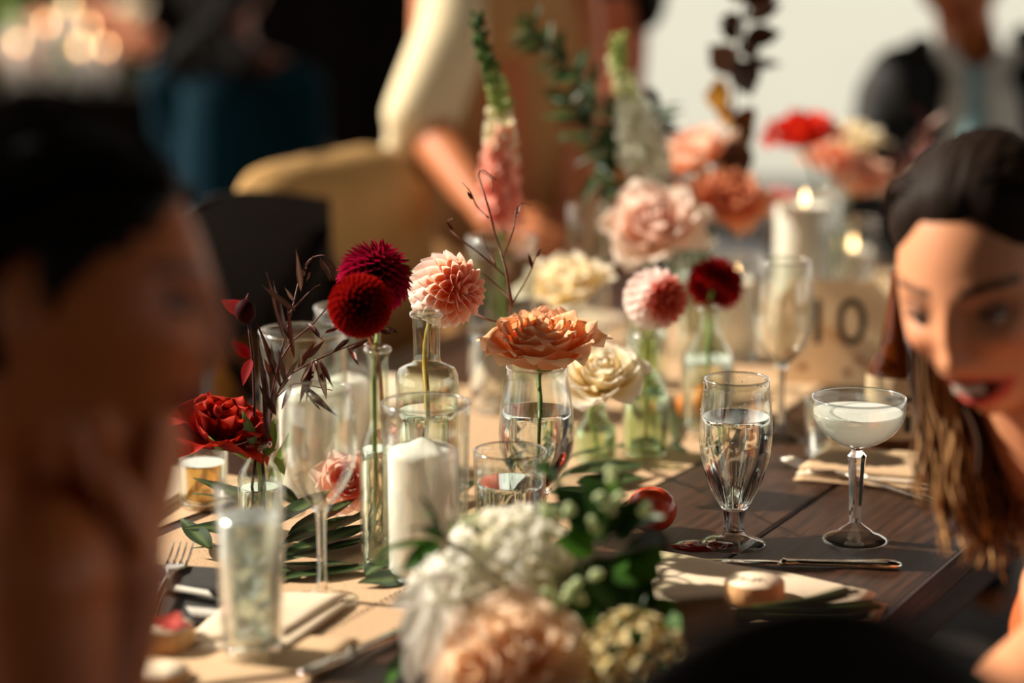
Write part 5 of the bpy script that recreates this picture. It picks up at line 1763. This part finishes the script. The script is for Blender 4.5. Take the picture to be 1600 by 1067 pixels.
wl_ = build_person('person', 'woman in profile at left with dark upswept hair, bare shoulder and pearl earring', (P(-75, 1035, 1.60).x, P(-75, 1035, 1.60).y, 0), HL, l_body, LSK, c(140, 56, 44),
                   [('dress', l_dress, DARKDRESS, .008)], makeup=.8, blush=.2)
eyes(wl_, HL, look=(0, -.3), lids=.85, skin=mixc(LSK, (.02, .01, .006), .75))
def lhair(dx, dy, dz):
    fx = abs(dx)
    front = dz - (.50 - .5 * max(0, fx - .2))
    sideb = dy * 1.3 + .28 - .15 * dz
    low = dz - .14 + .80 * sstep(.12, .5, dy)
    return max(front, min(sideb, low)) * 1.2
def lhair2(dx, dy, dz):
    front = dz - (.54 - .5 * max(0, abs(dx) - .2))
    sideb = dy + .22 + (1.0 if dz > 0 else .45) * dz
    low = dz + .26 - .44 * sstep(.0, .08, dy) * (1 - sstep(.26, .36, dy)) + .4 * sstep(.3, .5, dy)
    return max(front, min(sideb, low)) * 1.5
part('hair', hair_cap(HL, lhair2, .009, DKH[0]), HAIR, wl_, world=True)
hs = MB()
gd = []
for s in (-1, 1):
    for zz, yy in ((.105, -.055), (.085, -.075), (.118, -.02), (.06, -.068), (.045, -.05)):
        xx = .02 if zz > .09 else (.05 if zz > .07 else .066)
        gd.append([HL @ Vector((s * xx, yy, zz - .006)), HL @ Vector((s * (.05 if zz > .07 else .074), yy + .05, zz * .98 + .003)), HL @ Vector((s * .078, .05, zz * .6)), HL @ Vector((s * .045, .105, .0)), HL @ Vector((0, .125, -.02))])
strands(hs, gd, 260, .006, .0024, [(c(22, 14, 10), c(26, 16, 11)), (c(30, 19, 12), c(36, 23, 15)), (c(16, 11, 8), c(22, 14, 10))], 8, .003)
part('hair_strands', hs, HAIR, wl_, world=True, kind='stuff')
bn = MB().ell(HL @ Vector((0, .135, -.03)), (.045, .05, .042), 20, 14)
bn.col = [DKH[0]] * len(bn.v)
part('bun', bn, HAIR, wl_, world=True)
er = MB().ell(HL @ Vector((.081, .008, -.048)), (.0055,) * 3, 12, 8)
part('earring', er, PEARL, wl_, world=True)
er = MB().ell(P(4, 660, 1.56), (.008,) * 3, 12, 8)
part('hair_pin', er, PEARL, wl_, world=True)

# --- guest in cream sleeve and tan dress standing beyond the table
DA = 4.15
def pa(x, y, d=DA): return P(x, y, d)
HA = head_matrix((800, -310), DA, math.radians(20), math.radians(25), 0, (0, -.088, .002), 1.0)
ASK = c(206, 128, 84)
def a_body(mb):
    nb = pa(790, -190)
    mb.caps(HA @ Vector((0, .03, -.07)), nb, .05, .055, 16)
    mb.caps(nb - Vector((0, 0, .11)), pa(790, 60), .10, .12, 18)
    mb.caps(pa(790, 60), pa(790, 420), .12, .15, 18)
    sl, sr = pa(690, -120, DA - .02), pa(890, -120, DA + .02)
    mb.caps(nb, sl, .06, .06, 14); mb.caps(nb, sr, .06, .06, 14)
    e1, w1 = pa(672, 205, DA - .12), pa(775, 352, DA - .30)
    mb.caps(sl, e1, .05, .040, 14); mb.caps(e1, w1, .045, .028, 14)
    hand_caps(mb, 1, w1, w1 + CD(.7, -.3, .4) * .1, CD(.2, -.8, .3), .5)
    e2, w2 = pa(910, 150, DA - .06), pa(900, 380, DA - .16)
    mb.caps(sr, e2, .05, .042, 14); mb.caps(e2, w2, .042, .03, 14)
    hand_caps(mb, 1, w2, w2 + CD(-.2, -1, .2) * .1, CD(.9, 0, .3), .4)
    for s in (-.09, .09):
        b_ = pa(790, 420)
        mb.caps(b_ + Vector((s, 0, 0)), Vector((b_.x + s, b_.y, .5)), .085, .06, 12)
        mb.caps(Vector((b_.x + s, b_.y, .5)), Vector((b_.x + s, b_.y, .08)), .055, .035, 12)
        mb.caps(Vector((b_.x + s, b_.y, .05)), Vector((b_.x + s, b_.y - .14, .03)), .035, .028, 10)
def a_dress(mb):
    nb = pa(790, -190)
    mb.caps(pa(790, -90), pa(790, 60), .13, .135, 20)
    mb.caps(pa(745, 60), pa(735, 420), .115, .14, 18)
    mb.caps(pa(830, 60), pa(850, 420), .115, .14, 18)
    b_ = pa(790, 420)
    mb.caps(b_, Vector((b_.x, b_.y + .04, .35)), .16, .18, 18)
def a_sleeve(mb):
    sl = pa(690, -120, DA - .04)
    mb.caps(pa(745, -130, DA - .03), pa(712, 60, DA - .08), .075, .075, 16)
    mb.caps(pa(712, 60, DA - .08), pa(652, 180, DA - .12), .075, .06, 16)
    mb.caps(pa(652, 180, DA - .12), pa(618, 260, DA - .10), .052, .026, 16)
    mb.caps(pa(700, 120, DA - .10), pa(680, 205, DA - .12), .055, .036, 16)
    mb.caps(pa(618, 255, DA - .10), pa(610, 296, DA - .10), .036, .022, 16)
wa_ = build_person('person', 'guest in tan dress with cream sleeve reaching over the table', (pa(790, 420).x, pa(790, 420).y + .04, 0), HA, a_body, ASK, c(190, 90, 80),
             [('dress', a_dress, TAN, .012), ('sleeve', a_sleeve, CREAM, .008)], voxel=.008)
part('hair', hair_cap(HA, lhair, .03, c(60, 38, 20)), HAIR, wa_, world=True)
eyes(wa_, HA)

# --- guest with dark hair glimpsed behind her
HB = head_matrix((880, 20), 4.45, math.radians(-70), math.radians(20), math.radians(12), (0, -.088, .002), 1.0)
def b_body(mb):
    nb = P(960, 190, 4.55)
    mb.caps(HB @ Vector((0, .03, -.07)), nb, .05, .055, 16)
    mb.caps(nb - Vector((0, 0, .11)), P(960, 480, 4.6), .10, .14, 16)
    mb.caps(nb, P(880, 250, 4.5), .06, .055, 14)
    mb.caps(nb, P(1040, 250, 4.65), .06, .055, 14)
    mb.caps(P(880, 250, 4.5), P(860, 420, 4.45), .05, .04, 14)
    b_ = P(960, 480, 4.6)
    mb.caps(b_, Vector((b_.x, b_.y, .12)), .13, .12, 12)
def b_dress(mb):
    b_ = P(960, 480, 4.6)
    mb.caps(P(960, 290, 4.57), b_, .125, .16, 16)
    mb.caps(b_, Vector((b_.x, b_.y, .25)), .16, .22, 14)
wb_ = build_person('person', 'dark haired guest behind the green foliage, face turned down', (P(960, 480, 4.6).x, P(960, 480, 4.6).y, 0), HB, b_body, c(214, 128, 92), c(190, 90, 80), [('dress', b_dress, TAN, .012)], voxel=.008)
part('hair', hair_cap(HB, lhair, .035, DKH[0]), HAIR, wb_, world=True)

# --- man in dark suit at the far end
DM = 4.55
HM_ = head_matrix((1500, -35), DM, math.radians(-12), math.radians(8), math.radians(6), (0, -.088, .002), 1.06)
def m_body(mb):
    nb = P(1525, 130, DM + .03)
    mb.caps(HM_ @ Vector((0, .03, -.07)), nb, .058, .062, 16)
    mb.caps(nb - Vector((0, 0, .12)), P(1525, 420, DM + .05), .11, .14, 16)
    mb.caps(nb, P(1385, 150, DM), .06, .06, 14); mb.caps(nb, P(1660, 150, DM), .06, .06, 14)
    b_ = P(1525, 420, DM + .05)
    mb.caps(b_, Vector((b_.x, b_.y, .5)), .14, .15, 12)
    for s in (-.09, .09):
        mb.caps(Vector((b_.x + s, b_.y, .5)), Vector((b_.x + s - .1, b_.y - .32, .48)), .08, .06, 12)
        mb.caps(Vector((b_.x + s - .1, b_.y - .32, .48)), Vector((b_.x + s - .1, b_.y - .30, .06)), .055, .04, 12)
    mb.caps(P(1380, 160, DM), P(1360, 330, DM - .05), .05, .04, 14)
    w1 = P(1440, 350, DM - .2)
    mb.caps(P(1360, 330, DM - .05), w1, .042, .03, 14)
    hand_caps(mb, 1, w1, w1 + CD(1, .1, .2) * .1, CD(0, .3, 1), .5)
def m_suit(mb):
    b_ = P(1525, 420, DM + .05)
    for x0, x1 in ((1415, 1450), (1630, 1610)):
        mb.caps(P(x0, 135, DM - .0), P(x1, 420, DM + .03), .085, .095, 16)
    mb.caps(P(1400, 140, DM), P(1440, 75, DM + .03), .055, .03, 14)
    mb.caps(P(1640, 140, DM), P(1600, 60, DM + .03), .055, .03, 14)
    mb.caps(P(1525, 170, DM + .12), P(1525, 420, DM + .12), .13, .14, 16)
    mb.caps(P(1385, 150, DM), P(1358, 330, DM - .05), .062, .055, 14)
    mb.caps(P(1358, 330, DM - .05), P(1420, 345, DM - .15), .055, .045, 14)
    mb.caps(P(1665, 150, DM), P(1690, 340, DM - .05), .066, .055, 14)
    mb.caps(Vector((b_.x, b_.y + .02, b_.z)), Vector((b_.x, b_.y, .5)), .16, .17, 12)
    for s in (-.09, .09):
        mb.caps(Vector((b_.x + s, b_.y, .5)), Vector((b_.x + s - .1, b_.y - .32, .48)), .09, .07, 12)
        mb.caps(Vector((b_.x + s - .1, b_.y - .32, .48)), Vector((b_.x + s - .1, b_.y - .30, .09)), .065, .05, 12)
def m_shirt(mb):
    mb.caps(P(1525, 175, DM - .01), P(1525, 420, DM - .0), .095, .12, 16)
    mb.caps(P(1475, 85, DM - .03), P(1512, 128, DM - .06), .024, .02, 12)
    mb.caps(P(1588, 85, DM - .02), P(1532, 128, DM - .06), .024, .02, 12)
def m_tie(mb):
    mb.caps(P(1520, 118, DM - .10), P(1520, 128, DM - .11), .018, .016, 12)
    mb.caps(P(1520, 132, DM - .115), P(1524, 300, DM - .13), .012, .03, 12)
wm_ = build_person('person', 'man in black suit, pale shirt and blue tie at the far table end', (P(1525, 420, DM + .05).x, P(1525, 420, DM + .05).y, 0), HM_, m_body, c(176, 98, 52), c(160, 80, 66),
                   [('jacket', m_suit, BLACKF, .01), ('shirt', m_shirt, WHITEF, .008), ('tie', m_tie, TIE, .006)], voxel=.008, makeup=.1, blush=.1)
part('hair', hair_cap(HM_, lhair, .015, DKH[0]), HAIR, wm_, world=True)
eyes(wm_, HM_)

# --- seated guests in the dark background at left
def seated(label, x, ys, d, dressmat, skincol, hairc, yaw):
    Hs = head_matrix((x, ys - 190), d, yaw, math.radians(5), 0, (0, 0, 0), 1.0)
    nb = P(x, ys - 70, d)
    hip = Vector((nb.x, nb.y, .52))
    fw = Vector((math.sin(yaw), -math.cos(yaw), 0))
    sd_ = Vector((fw.y, -fw.x, 0))
    def body(mb):
        mb.caps(Hs @ Vector((0, .03, -.07)), nb, .05, .055, 14)
        mb.caps(nb - Vector((0, 0, .11)), hip, .10, .14, 14)
        for s in (-1, 1):
            sh = nb + sd_ * s * .17 - Vector((0, 0, .06))
            mb.caps(nb, sh, .055, .055, 12)
            el = sh + Vector((0, 0, -.26)) + fw * .05
            wr = el + fw * .22 + Vector((0, 0, .06)) - sd_ * s * .08
            mb.caps(sh, el, .048, .04, 12)
            mb.caps(el, wr, .04, .028, 12)
            hand_caps(mb, 1, wr, wr + fw * .1, sd_, .5)
            kn = hip + sd_ * s * .09 + fw * .4
            mb.caps(hip + sd_ * s * .09, kn, .08, .06, 12)
            mb.caps(kn, Vector((kn.x, kn.y, .06)), .055, .04, 12)
    def dress(mb):
        mb.caps(nb - Vector((0, 0, .10)), hip, .135, .17, 16)
        for s in (-1, 1):
            sh = nb + sd_ * s * .17 - Vector((0, 0, .06))
            mb.caps(nb - Vector((0, 0, .05)), sh, .07, .065, 12)
            mb.caps(sh, sh + Vector((0, 0, -.26)) + fw * .05, .06, .055, 12)
            kn = hip + sd_ * s * .09 + fw * .4
            mb.caps(hip + sd_ * s * .09, kn, .10, .08, 12)
            mb.caps(kn, Vector((kn.x, kn.y, .2)), .075, .075, 12)
    r_ = build_person('person', label, (nb.x, nb.y, 0), Hs, body, skincol, c(150, 70, 60), [('dress', dress, dressmat, .012)], voxel=.01)
    part('hair', hair_cap(Hs, lhair, .03, hairc), HAIR, r_, world=True)
    hb = MB()
    back = -fw
    strands(hb, [[Hs @ Vector((q * .06, .06, .09)), Hs @ Vector((q * .085, .10, -.02)), nb + back * .14 + sd_ * q * .09 + Vector((0, 0, .03)), nb + back * .17 + sd_ * q * .12 - Vector((0, 0, .05))] for q in (-1, -.6, -.2, .2, .6, 1)], 220, .012, .006, [(hairc, hairc)], 4, .01)
    part('long_hair', hb, HAIR, r_, world=True, kind='stuff')
    return r_
seated('seated guest in a teal dress, dark in the left background', 365, 165, 5.6, TEAL, c(120, 66, 44), DKH[0], math.radians(165))

# ------------------------------------------------------------------ groups of repeats
GR = {'person': 'guests at the wedding tables', 'cross_back_chair': 'chairs around the table', 'background_rose': 'roses on the background table', 'taper_candle': 'candles on the background table',
      'pillar_candle': 'candles along the table', 'hurricane_vase': 'glass cylinders along the table', 'votive_glass': 'votive glasses along the table', 'wine_glass': 'wine glasses on the table',
      'peach_rose': 'roses in the vases', 'white_rose': 'roses in the vases', 'red_rose': 'roses in the vases', 'ball_dahlia': 'dahlias in the bottles', 'bud_vase': 'bud vases along the table', 'wood_slice': 'birch slices at the places',
      'table_fork': 'forks at the places', 'table_knife': 'knives at the places', 'folded_napkin': 'napkins at the places', 'paper_menu': 'paper menus at the places', 'rose_petal': 'loose petals at the places',
      'leaf_garland': 'leaf garlands on the runner', 'snapdragon': 'snapdragons in the vases', 'ranunculus': 'ranunculus on the runner', 'water_tumbler': 'water tumblers on the table', 'dining_table': 'dining tables', 'cylinder_vase': 'cylinder vases on the table'}
for o in SC.objects:
    if o.parent is None and o.get('label'):
        k = o.name.split('.')[0]
        if k in GR:
            o['group'] = GR[k]
